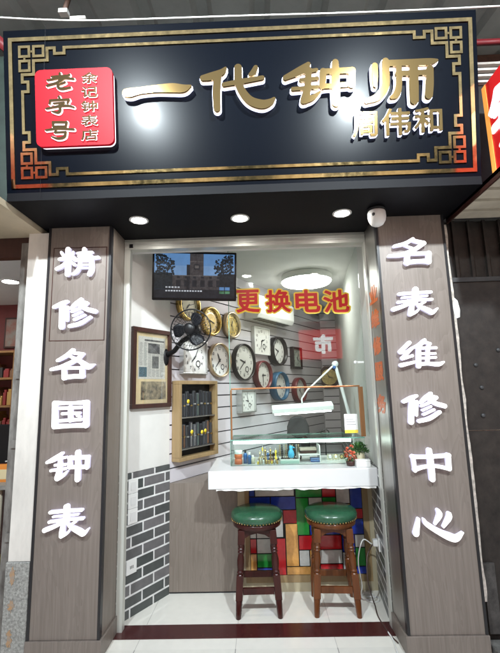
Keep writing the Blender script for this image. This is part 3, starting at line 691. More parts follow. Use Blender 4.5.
for k in range(3):
    a0 = 2*PI*k/3+.9; vs = []; n = 10
    for i in range(n+1):
        t = i/n; r1 = .03+t*.108; an = a0+.25*t; wd = .34+.46*math.sin(PI*min(1, t*1.0))*.9
        for j in range(5):
            q_ = j/4; aa = an+wd*(q_-.5)*1.5; vs.append((r1*math.cos(aa), -.012+.03*q_, r1*math.sin(aa)))
    fs = [(i*5+j, i*5+j+1, (i+1)*5+j+1, (i+1)*5+j) for i in range(n) for j in range(4)]
    ob = MB().add(vs, fs, 0, True).build('blade', mat('fan_blade', (.006, .007, .010), .35, spec=.25) if k == 0 else MATS['fan_blade'], fan)
    so = ob.modifiers.new('thick', 'SOLIDIFY'); so.thickness = .002
MB().lathe([(0, -.02), (.05, -.03), (.06, -.06), (.055, -.12), (.03, -.15), (0, -.15)], 24, axis='Y').build('motor', PLBLK, fan)
mnt = wall(.375, 1.80, .001)-fc; rz = Matrix.Rotation(.12, 3, 'Z'); ml = rz @ Vector(mnt)
mb = MB().tube([(0, .11, -.02), (ml.x*.4, .13, -.07), (ml.x*.75+.02, ml.y*.85, ml.z*.8), (ml.x, ml.y, ml.z)], [.022, .02, .02, .024], 10)
mb.ball((ml.x, ml.y, ml.z-.01), .05, 14, sc=(.7, .7, 1.5)); mb.build('bracket', PLBLK, fan)

# ------------------------------------------------------------------ clocks
def numerals(t_, R, ys, dial=.76, size=.20):
    for n in range(1, 13):
        t = text_mesh(str(n), R*size*1.35, R*.006); a_ = PI/2-2*PI*n/12
        MB().add([(v[0]+R*dial*math.cos(a_), ys, v[1]+R*dial*math.sin(a_)) for v in t.v], t.f).build('numeral', NUMK, t_)
def hands(t, R, y, hr, mn, m_=None):
    for nm, ang, L, wd, dy in (('hour_hand', hr, .5, .045, 0), ('minute_hand', mn, .74, .032, -.0022)):
        a_ = PI/2-2*PI*ang; dx, dz = math.cos(a_), math.sin(a_)
        mb = MB(); mb.prism([(-.12*R, -wd*R), (L*R*.7, -wd*R*.8), (L*R, 0), (L*R*.7, wd*R*.8), (-.12*R, wd*R)], y+dy, y+dy-.0015, fn=lambda a, b, c: (a*dx-b*dz, c, a*dz+b*dx))
        mb.build(nm, m_ or NUMK, t)
GRP = 'wall clocks on the slatted wall'
def round_clock(px, py, R, label, rim, face, depth=.045, hr=.8, mn=.1, rw_=.12, sub=False, num=True, oval=1.0, inner=None):
    s, z = wpx(px, py, depth); t = thing('wall_clock', label, 'clock', wall(s, z, .0005), (0, 0, WROT), GRP)
    MB().lathe([(R*(1-rw_), depth*.55), (R*(1-rw_*.75), depth), (R*(1-rw_*.3), depth*1.04), (R, depth*.8), (R, 0), (R*(1-rw_), 0)], 44, axis='Y', sx=oval).build('rim', rim, t)
    fr_ = R*(1-rw_)+.0005
    MB().lathe([(0, depth*.5), (fr_, depth*.5), (fr_, .001), (0, .001)], 44, axis='Y', sx=oval, smooth=False).build('dial', face, t)
    if inner: MB().lathe([(fr_*.62, depth*.5+.0012), (fr_*.70, depth*.5+.0018), (fr_*.74, depth*.5+.0012)], 40, axis='Y', sx=oval).build('dial_ring', inner, t)
    y = -depth*.5-.0008
    if num: numerals(t, fr_, y)
    else:
        mb = MB()
        for k in range(12):
            a_ = 2*PI*k/12; mb.prism([(fr_*.74, -.004), (fr_*.9, -.004), (fr_*.9, .004), (fr_*.74, .004)], y, y-.001, fn=lambda a, b, c: (a*math.cos(a_)-b*math.sin(a_), c, a*math.sin(a_)+b*math.cos(a_)))
        mb.build('hour_marks', NUMK, t)
    if sub:
        MB().lathe([(fr_*.13, 0), (fr_*.16, .001), (fr_*.19, 0)], 24, c=(fr_*.3, y-.0003, -fr_*.42), axis='Y').build('small_dial', NUMK, t)
    hands(t, fr_, y-.0025, hr, mn); return t
def square_clock(px, py, w, h, label, rim, face, depth=.045, hr=.1, mn=.7, rimw=.012, sub=True, num=True):
    s, z = wpx(px, py, depth); t = thing('wall_clock', label, 'clock', wall(s, z, .0005), (0, 0, WROT), GRP); w /= 2; h /= 2
    mb = MB()
    for a, b in (((-w, -depth, -h), (w, 0, -h+rimw)), ((-w, -depth, h-rimw), (w, 0, h)), ((-w, -depth, -h+rimw), (-w+rimw, 0, h-rimw)), ((w-rimw, -depth, -h+rimw), (w, 0, h-rimw))): mb.box(a, b)
    mb.build('rim', rim, t, bevel=.003)
    MB().box((-w+rimw, -depth*.7, -h+rimw), (w-rimw, -.001, h-rimw)).build('dial', face, t)
    y = -depth*.7-.0008; R = min(w, h)-rimw; mb = None
    if num: numerals(t, R, y, .78)
    if sub: MB().lathe([(R*.15, 0), (R*.19, .001), (R*.23, 0)], 24, c=(R*.32, y-.0003, -R*.42), axis='Y').build('small_dial', NUMK, t)
    hands(t, R, y-.0025, hr, mn); return t
round_clock(191, 305, .140, 'gold rimmed cream clock behind the top of the fan, right under the television', CLGOLD, mat('clock_cream_face', (.70, .64, .44), .35), .05, .62, .2, .2, num=True)
round_clock(213, 321, .140, 'ornate gold clock with golden dial just right of the fan', CLGOLD, CLGOLDF, .05, .3, .8, .2, num=False, inner=CLCHAMP)
round_clock(233.6, 325, .137, 'gold clock with pale edge seen through the left edge of the glass screen', CLCHAMP, CLGOLDF, .05, .05, .45, .2, num=False, inner=CLGOLD)
square_clock(196, 357, .32, .30, 'square white clock with silver edge hanging below the fan', CLSILV, CLFACE, .05, .62, .08)
round_clock(221.6, 360, .165, 'round white clock with champagne rim above the strap box right side', CLCHAMP, CLFACE, .05, .93, .62, .10, sub=True)
round_clock(246, 362, .193, 'large round white clock with dark rim, biggest clock behind the glass', CLBLACK, CLFACE, .05, .80, .63, .10, sub=True)
square_clock(262.7, 341, .33, .31, 'square all white clock high behind the glass screen', CLWHITE, CLFACE, .045, .2, .55)
round_clock(281, 351, .172, 'round clock with thick black rim right of the square white one', CLBLACK, CLFACE, .09, .82, .62, .14)
round_clock(265.5, 375, .160, 'round white clock with dark red rim above the copper rail', CLRED, CLFACE, .07, .25, .5, .13)
round_clock(283, 386, .168, 'round white clock with thick bright blue rim', CLBLUE, CLFACE, .09, .35, .75, .14)
square_clock(249.5, 401, .27, .235, 'small square white clock with deep silver case below the copper rail', CLSILV, CLFACE, .07, .78, .95, .016)
round_clock(302, 390, .160, 'round pale clock with dark maroon rim above the work lamp', CLRED, CLFACE, .07, .1, .4, .16)
square_clock(298, 358, .26, .28, 'plain grey green square clock with dark edge left of the red sign reflection', CLBLACK, CLGREEN, .05, .4, .1, .03, sub=False)

# a dark wooden clock on the far wall
q = at(329, 377, Y=5.93)
t = thing('wall_clock', 'dark brown octagonal clock on the far wall behind the work lamp arm', 'clock', (q.x, 5.9495, q.z), (0, 0, 0), 'wall clocks on the slatted wall')
oc = [(.17*math.cos(PI/8+k*PI/4), .17*math.sin(PI/8+k*PI/4)) for k in range(8)]
MB().prism(oc, -.05, 0, fn=lambda a, b, c: (a, c, b)).build('rim', DKWOOD, t, bevel=.006); MB().lathe([(0, .0512), (.11, .0512), (.115, .0505)], 32, axis='Y').build('dial', CLGOLDF, t); hands(t, .11, -.053, .3, .9)
# indoor air conditioner on slat wall
s, z = wpx(262, 321, .1)
ac = thing('air_conditioner', 'white split air conditioner unit high on the slatted wall', 'air conditioner', wall(1.95, 2.27, .001), (0, 0, WROT))
MB().prism([(-.001, .0), (-.16, .0), (-.19, .05), (-.19, .22), (-.17, .25), (-.001, .25)], -.40, .40, fn=lambda a, b, c: (c, a, b)).build('casing', PLWHT, ac, bevel=.008)
mb = MB()
for k in range(8): mb.box((-.34+k*.088, -.155, -.003), (-.34+k*.088+.062, -.06, -.0005))
mb.build('outlet_vanes', DGREY, ac)

# ------------------------------------------------------------------ cabinet, mosaic panel, counter
cab = thing('side_cabinet', 'taupe wood boxed base panel under the slatted wall left of the stools', 'cabinet', (0, 3.295, 0))
poly = [(-.735, 0), (-.205, 0), (-.205, .835), (-.238, .80)]
MB().box((-.735, 0, .012), (-.205, .018, .798)).build('front_panel', TAUPE2, cab)
MB().prism([(-.733, .019), (-.207, .019), (-.207, .84)], .775, .797).build('top', TAUPE2, cab)
MB().box((-.735, .004, 0), (-.205, .018, .0115)).build('plinth', BLACKTRIM, cab)

mo = thing('mosaic_panel', 'colourful patchwork glass panel in a pale wooden frame below the counter', 'panel', (0, 3.295, 0))
mx0, mx1, mz0, mz1 = -.112, .765, .115, .745
mb = MB().box((mx0-.035, 0, .065), (mx0, .02, .80)).box((mx1, 0, .065), (mx1+.045, .02, .80)).box((mx0, 0, mz1), (mx1, .02, .80)).box((mx0, 0, .065), (mx1, .02, mz0)); mb.build('frame', TANWOOD, mo, bevel=.002)
MB().box((mx0-.09, .003, 0), (mx0-.0355, .018, .80)).box((mx1+.0455, .003, 0), (.90, .018, .80)).box((mx0-.035, .003, 0), (mx1+.045, .018, .0645)).build('surround', PALEWOOD, mo)
MB().box((mx0, .008, mz0), (mx1, .018, mz1)).build('leading', PLBLK, mo)
CM = [mat('mosaic_blue', (.016, .04, .33), .12, nz=.25, nscale=12), mat('mosaic_red', (.48, .014, .02), .12, nz=.25, nscale=12), mat('mosaic_green', (.025, .27, .045), .12, nz=.25, nscale=12), mat('mosaic_grey', (.56, .56, .53), .12, nz=.2, nscale=12), mat('mosaic_orange', (.58, .29, .08), .12, nz=.3, nscale=12)]
cells = [(103,10,120,35,0),(120,10,235,35,3),(103,35,165,75,0),(165,35,238,75,0),(165,75,200,155,3),(103,75,130,120,4),(130,75,165,125,1),(103,120,122,157,3),(122,125,165,157,3),(103,157,122,200,1),(122,157,165,200,3),(103,200,122,262,4),(122,200,168,240,2),(122,240,168,262,0),(168,157,205,262,1),(200,75,240,115,1),(205,115,242,238,4),(205,238,300,262,4),(238,10,315,40,2),(238,40,275,150,2),(275,40,315,75,3),(315,10,355,40,1),(355,10,395,60,3),(395,10,430,75,0),(315,40,355,75,2),(275,75,320,110,3),(275,110,320,150,0),(320,110,362,150,0),(320,75,362,110,1),(362,60,395,150,4),(242,150,365,192,1),(242,192,272,238,3),(272,192,300,238,4),(300,192,365,232,3),(300,232,365,262,1),(365,150,402,200,0),(365,200,402,262,3),(395,75,430,105,1),(395,105,430,150,0),(402,150,430,187,3),(402,187,430,240,2),(402,240,430,262,0)]
mb = MB()
for a, b, c_, d, m_ in cells:
    X = lambda q: mx0+(q-103)/(430-103)*(mx1-mx0); Zq = lambda q: mz1-(q-10)/(262-10)*(mz1-mz0)
    mb.box((X(a)+.004, .0035, Zq(d)+.004), (X(c_)-.004, .0085, Zq(b)-.004), m_)
mb.build('glass_pieces', CM, mo)

ct = thing('counter', 'white service counter slab with wavy film under its front edge', 'counter', (0, 2.95, 0))
MB().box((-.386, 0, .822), (.806, .60, .946)).build('slab', CTOP, ct, bevel=.006)
mb = MB(); n = 60; vs = []
for i in range(n+1):
    x = -.33+1.12*i/n; zb = .811+.003*math.sin(i*.5)+.002*math.sin(i*1.3); vs += [(x, .004, .8215), (x, .003+.004*math.sin(i*1.1), zb), (x, .012, .8215), (x, .010+.004*math.sin(i*1.1), zb)]
mb.add(vs, [(4*i, 4*i+1, 4*i+5, 4*i+4) for i in range(n)]+[(4*i+2, 4*i+6, 4*i+7, 4*i+3) for i in range(n)]+[(4*i+1, 4*i+3, 4*i+7, 4*i+5) for i in range(n)]); mb.build('film_edge', PLWHT, ct)

CY0, CY1, CZ0, CZ1, CX0, CX1 = 3.13, 3.46, .947, 1.137, -.235, .775
cs = thing('display_case', 'low glass display case with bright light strip standing on the counter', 'display case', (0, 0, CZ0))
H_ = CZ1-CZ0
MB().box((CX0, CY0, .0), (CX1, CY0+.005, H_-.0055)).build('front_glass', CASEG, cs)
MB().box((CX0, CY0, H_-.005), (CX1, CY1, H_)).build('top_glass', CASEG, cs)
MB().box((CX0, CY0+.0055, 0), (CX0+.005, CY1, H_-.0055)).build('side_glass', CASEG, cs)
mb = MB().box((CX0-.001, CY0-.003, H_-.008), (CX1, CY0-.0005, H_+.001)).box((CX0-.003, CY0-.003, 0), (CX0-.0005, CY0+.003, H_)).box((CX0, CY1+.0005, H_-.007), (CX1, CY1+.003, H_+.001)); mb.build('glass_edge', GLASSG, cs)
MB().box((CX0+.02, CY0+.012, H_-.032), (CX1-.10, CY0+.026, H_-.012)).build('light_strip', LEDC, cs)
MB().box((CX0+.006, CY0+.01, .001), (CX1, CY1, .003)).build('base_sheet', CTOP, cs)

# goods inside the case
BZ = CZ0+.0035
def cpx(px, Y): return at(px, 462, Y=Y).x
def bottle(px, Y, r, h, m_, capm, label, cat='bottle', nm='bottle', group=None):
    t = thing(nm, label, cat, (cpx(px, Y), Y, BZ), group=group)
    MB().lathe([(0, 0), (r, 0), (r, h*.62), (r*.85, h*.7), (r*.45, h*.76), (r*.45, h*.8), (0, h*.8)], 16).build('body', m_, t)
    MB().lathe([(r*.55, h*.8), (r*.55, h), (0, h)], 14).build('cap', capm, t); return t
ORG = mat('orange_plastic', (.75, .16, .05), .35); BLU = mat('blue_plastic', (.02, .10, .30), .35); CYAN = mat('cyan_plastic', (.06, .38, .62), .4, nz=.3); CREAM = mat('cream_plastic', (.66, .60, .46), .4)
jar = thing('stacked_jar', 'orange and white screw jar at the left end inside the glass case', 'jar', (cpx(238.5, 3.2), 3.2, BZ))
MB().lathe([(0, 0), (.03, 0), (.03, .035), (.026, .038), (.026, .042), (.03, .045), (.03, .075), (0, .075)], 20).build('body', ORG, jar); MB().lathe([(.031, .0752), (.031, .098), (.027, .102), (0, .102)], 20).build('lid', PLWHT, jar)
bottle(245.5, 3.22, .016, .10, BLU, PLBLK, 'dark blue bottle with black cap beside the orange jar'); bottle(249.5, 3.19, .014, .085, BLU, PLWHT, 'blue bottle with white cap beside the orange jar')
bottle(253, 3.2, .017, .062, CREAM, PLWHT, 'short cream bottle with white cap next to the blue bottles')
tray = thing('tool_tray', 'shallow tan wooden tray holding small brass tools in the case', 'tray', (cpx(268, 3.26), 3.26, BZ))
tx = .075
MB().box((-tx, -.06, 0), (tx, .06, .008)).build('base', TANWOOD, tray)
mb = MB().box((-tx, -.06, .0082), (tx, -.054, .022)).box((-tx, .054, .0082), (tx, .06, .022)).box((-tx, -.0538, .0082), (-tx+.006, .0538, .022)).box((tx-.006, -.0538, .0082), (tx, .0538, .022)); mb.build('sides', TANWOOD, tray)
random.seed(9)
for k in range(14):
    x_ = cpx(268, 3.26)-tx+.014+(k % 7)*.0205; y_ = 3.225+(k//7)*.06
    hh = random.uniform(.045, .10); o = thing('watch_tool', 'small brass or steel watchmaking tool standing in the wooden tray', 'tool', (x_, y_, BZ+.0085), group='tools in the tray')
    MB().lathe([(0, 0), (.008, 0), (.008, hh*.35), (.0045, hh*.42), (.0045, hh*.7), (.007, hh*.75), (.006, hh), (0, hh)], 12).build('handle', random.choice((BRASS, CLSILV, CLCHAMP, BLU, PLBLK, STICKY)), o)
    MB().lathe([(.0022, hh+.0002), (.0015, hh+.02), (0, hh+.02)], 8).build('tip', CLSILV, o)
random.seed(31)
for k in range(9):
    x_ = cpx(258, 3.17)+k*.021; hh = random.uniform(.028, .05)
    o = thing('glass_vial', 'tiny stoppered glass vial in the front row before the wooden tray', 'vial', (x_, 3.165+random.uniform(-.006, .006), BZ), group='vials in the front row of the case')
    MB().lathe([(0, 0), (.0075, 0), (.0075, hh*.7), (.004, hh*.78), (0, hh*.78)], 12).build('body', random.choice((CREAM, CYAN, CLSILV, STICKY, BRASS, PLWHT)), o); MB().lathe([(.005, hh*.782), (.005, hh), (0, hh)], 10).build('stopper', random.choice((PLBLK, PLWHT, ORG, BRASS)), o)
for k in range(3):
    o = thing('watch_stand', ('steel', 'gold', 'black')[k]+' wrist watch on a small cream stand in the right bay of the case', 'watch', (cpx(330, 3.3)+k*.045, 3.30, BZ))
    MB().prism([(-.016, 0), (.016, 0), (.012, .04), (-.012, .04)], -.02, .02, fn=lambda a, b, c: (c, a, b)).build('stand', CREAM, o)
    MB().lathe([(0, .006), (.014, .006), (.016, .003), (.016, 0), (0, 0)], 20, axis='Y').build('dial_case', (CLSILV, CLGOLD, PLBLK)[k], o, (0, -.0185, .025))
    MB().lathe([(0, .0005), (.0115, .0005)], 18, axis='Y').build('dial', (CLFACE, CLFACE, CLGOLDF)[k], o, (0, -.0255, .025))
rack = thing('strap_rack', 'low rack of grey metal watch bracelets in the middle of the case', 'rack', (cpx(289, 3.36), 3.36, BZ))
MB().box((-.10, -.02, 0), (.10, .02, .01)).build('base', PLBLK, rack)
for k in range(12):
    mb = MB(); x_ = -.092+k*.0167
    for j in range(7): mb.box((x_, -.012-.002*(j % 2), .0102+j*.0155), (x_+.011, .0, .0102+j*.0155+.013))
    mb.build('bracelet', (CLSILV, CLCHAMP, DGREY)[k % 3], rack)
bag = thing('blue_figurine', 'small bright blue bird figurine standing in the glass case', 'figurine', (cpx(291.5, 3.22), 3.22, BZ))
mb = MB().lathe([(0, .03), (.02, .034), (.025, .055), (.021, .08), (.013, .095), (.016, .108), (.012, .122), (0, .126)], 16); mb.build('body', CYAN, bag)
MB().tube([(.010, -.004, .112), (.022, -.012, .11), (.03, -.014, .105)], [.006, .004, .001], 8).build('beak', CYAN, bag)
MB().lathe([(0, 0), (.03, 0), (.03, .008), (.014, .014), (.012, .0295), (0, .0295)], 18).build('stand', CREAM, bag)
bx = thing('parts_tray', 'pale green clear tray of watch parts in front of the blue figurine', 'tray', (cpx(286, 3.18), 3.18, BZ))
MB().box((-.045, -.02, 0), (.10, .02, .022)).build('body', mat('pale_green_plastic', (.45, .62, .55), .2), bx, bevel=.004)
MB().box((-.043, -.018, .0225), (.098, .018, .027)).build('lid', PLWHT, bx)
st = thing('acrylic_stand', 'white two tier acrylic stand in the right half of the glass case', 'stand', (cpx(311, 3.25), 3.25, BZ))
MB().box((.062, -.06, 0), (.068, .10, .125)).build('upright', PLWHT, st); MB().box((-.09, -.05, .052), (.0615, .10, .057)).build('shelf', PLWHT, st); MB().box((-.096, -.05, 0), (-.0905, .10, .057)).build('support', PLWHT, st)
o = thing('blue_case', 'flat dark blue watch case under the white acrylic shelf', 'case', (cpx(315, 3.22), 3.22, BZ)); MB().box((-.035, -.02, 0), (.04, .05, .018)).build('body', BLU, o, bevel=.005); MB().box((-.035, -.02, .0185), (.04, .05, .03)).build('lid', BLU, o, bevel=.005)
o = thing('watch_box', 'long dark brown watch box on the white acrylic shelf', 'box', (cpx(309, 3.28), 3.28, BZ+.0572)); MB().box((-.07, -.03, 0), (.06, .04, .022)).build('body', DKWOOD, o, bevel=.003); MB().box((-.07, -.03, .0225), (.06, .04, .042)).build('lid', mat('beige_card', (.45, .38, .32), .6), o, bevel=.003)

# glass screen above the case
GY = 3.16
gs = thing('glass_screen', 'tall clear glass screen with red and yellow characters above the counter', 'glass screen', (0, GY, 0))
gx0, gx1 = at(229.5, 340, Y=GY).x, .825
MB().box((gx0, 0, CZ1+.002), (gx1, .006, 2.695)).build('pane', GLASS, gs)
MB().box((gx0-.005, -.001, CZ1+.002), (gx0-.0005, .007, 2.695)).build('glass_edge', GLASSG, gs)
for ch, x0, x1 in (('更', 235.5, 260.5), ('换', 265, 291.5), ('电', 294.5, 321), ('池', 322.5, 350)):
    a_ = at(x0, 301, Y=GY-.003); b_ = at(x1, 301, Y=GY-.003); t_ = at((x0+x1)/2, 289, Y=GY-.003).z; u_ = at((x0+x1)/2, 313.3, Y=GY-.003).z
    o = fit_text(ch, (b_.x-a_.x)*.94, (t_-u_)*.94, .026, .0008).build('character', STICKR, gs, ((a_.x+b_.x)/2, -.0036, (t_+u_)/2), label='red character '+ch)
    fit_text(ch, (b_.x-a_.x)*1.05, (t_-u_)*1.05, .088, .0008).build('outline', STICKY, o, (0, .0012, 0))
zr = at(295, 387.5, Y=GY-.01).z
cf = thing('copper_frame', 'copper coloured metal frame rail standing on the glass display case', 'frame', (0, GY-.012, CZ1))
xl, xr = at(231.5, 420, Y=GY-.012).x, at(360.5, 400, Y=GY-.012).x
MB().box((xl, -.006, zr-CZ1-.006), (xr, .006, zr-CZ1+.006)).build('top_rail', COPPER, cf, bevel=.002)
MB().box((xl-.006, -.006, .002), (xl+.006, .006, zr-CZ1-.0065)).build('post', COPPER, cf, bevel=.002)
MB().box((xr-.012, -.008, .002), (xr+.022, .012, zr-CZ1-.0065)).build('post', COPPER, cf, bevel=.002)
q = at(364, 362, Y=GY-.02)
o = thing('glass_clamp', 'small white clamp holding the right edge of the glass screen', 'clamp', (q.x-.01, GY-.001, q.z)); MB().box((-.055, -.012, -.008), (.012, -.001, .008)).build('arm', PLWHT, o, bevel=.002); MB().lathe([(0, 0), (.013, 0), (.013, .02), (0, .02)], 14, c=(-.055, -.0015, 0), axis='Y').build('head', PLWHT, o)

# price card hanging on the screen
q = at(351.5, 423.5, Y=GY-.02)
o = thing('notice_card', 'small white card with yellow band stuck at the right of the screen', 'card', (q.x, GY-.002, q.z))
MB().box((-.05, -.004, -.048), (.05, -.001, .07)).build('card', PLWHT, o); MB().box((-.05, -.004, -.072), (.05, -.001, -.049)).build('yellow_band', STICKY, o)
MB().box((-.035, -.0046, .01), (.03, -.0042, .014)).box((-.035, -.0046, -.01), (.035, -.0042, -.006)).box((-.035, -.0046, .03), (.02, -.0042, .034)).build('ruled_lines', INK, o)

# work lamp
LY = 3.52
a_, b_ = at(272, 410.5, Y=LY), at(333, 408, Y=LY); jt = at(335, 364, Y=LY); nk = at(302, 402, Y=LY); bs = at(352, 425, Y=LY)
lamp = thing('work_lamp', 'white jointed work lamp with lit bar head over the watch bench', 'lamp', (bs.x, LY, .80))
L = lambda v: (v.x-bs.x, v.y-LY, v.z-.80)
mid = (a_+b_)/2; hw = (b_-a_).length/2
MB().box((-hw, -.04, -.01), (hw, .05, .038)).build('shade', PLWHT, lamp, L(mid), (.35, -.045, 0), bevel=.008)
MB().box((-hw+.02, -.036, -.024), (hw-.02, .03, -.0105)).build('tube', LEDW, lamp, L(mid), (.35, -.045, 0), bevel=.004)
o = MB().tube([L(nk+Vector((0, 0, -.02))), L(nk+Vector((.0, 0, .03))), L(nk+Vector((.05, 0, .10))), L(jt)], .0075, 8).build('upper_arm', PLWHT, lamp)
lo = jt+(bs-jt)*1.05
MB().tube([L(jt), L(lo), (L(lo)[0]+.02, 0, .012)], .014, 8).build('lower_arm', PLWHT, lamp)
MB().lathe([(0, .02), (.026, .02), (.026, -.02), (0, -.02)], 18, c=L(jt), axis='Y').build('joint', PLWHT, lamp)
MB().lathe([(0, .024), (.014, .024), (.014, .021)], 14, c=(L(jt)[0]-.012, L(jt)[1], L(jt)[2]-.03), axis='Y').build('knob', BLU, lamp)
MB().box((-.03, -.05, 0), (.09, .05, .02)).build('clamp_base', PLWHT, lamp, bevel=.004)

# repair bench, chair
be = thing('repair_bench', 'pale work bench behind the glass case', 'bench', (.33, 3.75, 0))
MB().box((-.62, -.245, .74), (.56, .25, .798)).build('top', PALEWOOD, be); 
for sx in (-.56, .50): MB().box((sx-.02, -.2, 0), (sx+.02, .2, .739)).build('side_support', PALEWOOD, be)
p = at(297.5, 416, Y=4.15)
chr_ = thing('office_chair', 'black office chair with rounded backrest behind the work lamp', 'chair', (p.x, 4.15, 0))
zt = p.z; FAB = mat('chair_fabric', (.012, .012, .013), .7, nz=.3, nscale=60)
prof = [(-.10, zt-.42), (.10, zt-.42), (.115, zt-.25), (.108, zt-.1), (.075, zt-.02), (.03, zt), (-.03, zt), (-.075, zt-.02), (-.108, zt-.1), (-.115, zt-.25)]
MB().prism(prof, -.03, .03, fn=lambda a, b, c: (a, c, b)).build('backrest', FAB, chr_, bevel=.015)
MB().box((-.22, -.42, .43), (.22, .02, .49)).build('seat', FAB, chr_, bevel=.02)
MB().tube([(0, .05, zt-.2), (0, .06, .46), (0, -.1, .42)], .015, 8).build('back_post', PLBLK, chr_); MB().tube([(0, -.2, .43), (0, -.2, .06)], .025, 10).build('gas_column', CLSILV, chr_)
mb = MB()
for k in range(5):
    a_ = 2*PI*k/5; mb.tube([(0, -.2, .07), (.26*math.cos(a_), -.2+.26*math.sin(a_), .04)], [.022, .014], 8); mb.ball((.26*math.cos(a_), -.2+.26*math.sin(a_), .025), .025, 10)
mb.build('star_base', PLBLK, chr_)
q = at(325, 433, Y=3.62)
o = thing('headband_magnifier', 'black headband magnifier lying on the work bench', 'magnifier', (q.x, 3.62, .80))
hh = q.z-.80
MB().tube([(.035*math.cos(2*PI*k/20), 0, hh+.03*math.sin(2*PI*k/20)) for k in range(20)], .005, 6, closed=True).build('eyepiece', PLBLK, o); MB().tube([(0, 0, hh-.03), (0, 0, .012)], .005, 8).build('stem', PLBLK, o); MB().lathe([(0, 0), (.05, 0), (.05, .01), (0, .012)], 20).build('foot', PLBLK, o)

# plants and small items on the right end of the counter
q = at(361, 466, Y=3.07)
pt = thing('potted_plant', 'bushy green plant in a cream pot on the right end of the counter', 'plant', (q.x+.0, 3.10, .9465))
MB().lathe([(0, 0), (.026, 0), (.036, .02), (.041, .05), (.036, .078), (.031, .084), (.029, .08), (0, .078)], 24).build('pot', mat('cream_pot', (.55, .50, .34), .35, nz=.15), pt)
def leaf(mb, p, d, L_, w_, mi=0):
    d = d.normalized(); sd = d.cross(Vector((random.uniform(-1, 1), random.uniform(-1, 1), random.uniform(.2, 1)))).normalized(); up_ = sd.cross(d)
    a = p; b = p+d*L_*.5+sd*w_+up_*L_*.06; c_ = p+d*L_-up_*L_*.12; e = p+d*L_*.5-sd*w_+up_*L_*.06; mb.add([a, b, c_, e], [(0, 1, 2), (0, 2, 3)], mi)
random.seed(21); mb = MB()
for k in range(420):
    a_ = random.uniform(0, 2*PI); el = random.uniform(-.2, 1.3); r_ = random.uniform(.2, 1)**.6
    v = Vector((math.cos(a_)*math.cos(el), math.sin(a_)*math.cos(el), math.sin(el)))
    p_ = Vector((0, 0, .092))+Vector((v.x*.062*r_, v.y*.055*r_, v.z*.062*r_)); leaf(mb, p_, v+Vector((random.uniform(-.7, .7), random.uniform(-.7, .7), random.uniform(-.3, .6))), random.uniform(.014, .026), random.uniform(.004, .007), 0 if random.random() < .72 else 1)
mb.build('foliage', [LEAF, LEAF2], pt)
mb = MB()
for k in range(7):
    a_ = 2*PI*k/7; mb.tube([(0, 0, .075), (.015*math.cos(a_), .015*math.sin(a_), .10), (.04*math.cos(a_), .04*math.sin(a_), .135)], .0015, 5)
mb.build('stems', LEAF, pt)
q = at(350.5, 464, Y=3.05)
fl = thing('flower_pot', 'bunch of orange flowers in a dark pot beside the cream pot', 'flowers', (q.x, 3.045, .9465))
MB().lathe([(0, 0), (.026, 0), (.03, .012), (.033, .03), (.03, .034), (0, .03)], 20).build('pot', DKWOOD, fl)
random.seed(33); mbf = MB(); mbl = MB()
for k, (fx, fz, r_) in enumerate(((-.012, .115, .02), (.018, .082, .022), (-.03, .075, .018), (.008, .135, .016), (-.012, .055, .018), (.03, .052, .016), (-.03, .104, .014), (.0, .092, .018))):
    cc = Vector((fx, random.uniform(-.025, .0), fz))
    for j in range(16):
        v = Vector((random.uniform(-1, 1), random.uniform(-1, .4), random.uniform(-.6, 1))).normalized(); leaf(mbf, cc+v*r_*.2, v, r_, r_*.42, 0 if (k+j) % 4 else 1)
for k in range(90):
    v = Vector((random.uniform(-1, 1), random.uniform(-1, 1), random.uniform(-.6, .8))); leaf(mbl, Vector((0, .005, .065))+Vector((v.x*.03, v.y*.02, v.z*.035)), v, random.uniform(.014, .028), .006)
mbl.build('leaves', LEAF, fl); mbf.build('blossoms', [FLOWER, FLOWERP], fl)
q = at(363, 465, Y=3.0)
o = thing('card_box', 'small white card box lying in front of the cream pot', 'box', (q.x, 3.01, .9465)); MB().box((-.05, -.03, 0), (.05, .02, .036)).build('body', PLWHT, o, bevel=.003); MB().box((-.05, -.03, .0365), (.05, .02, .05)).build('lid', PLWHT, o, bevel=.003)

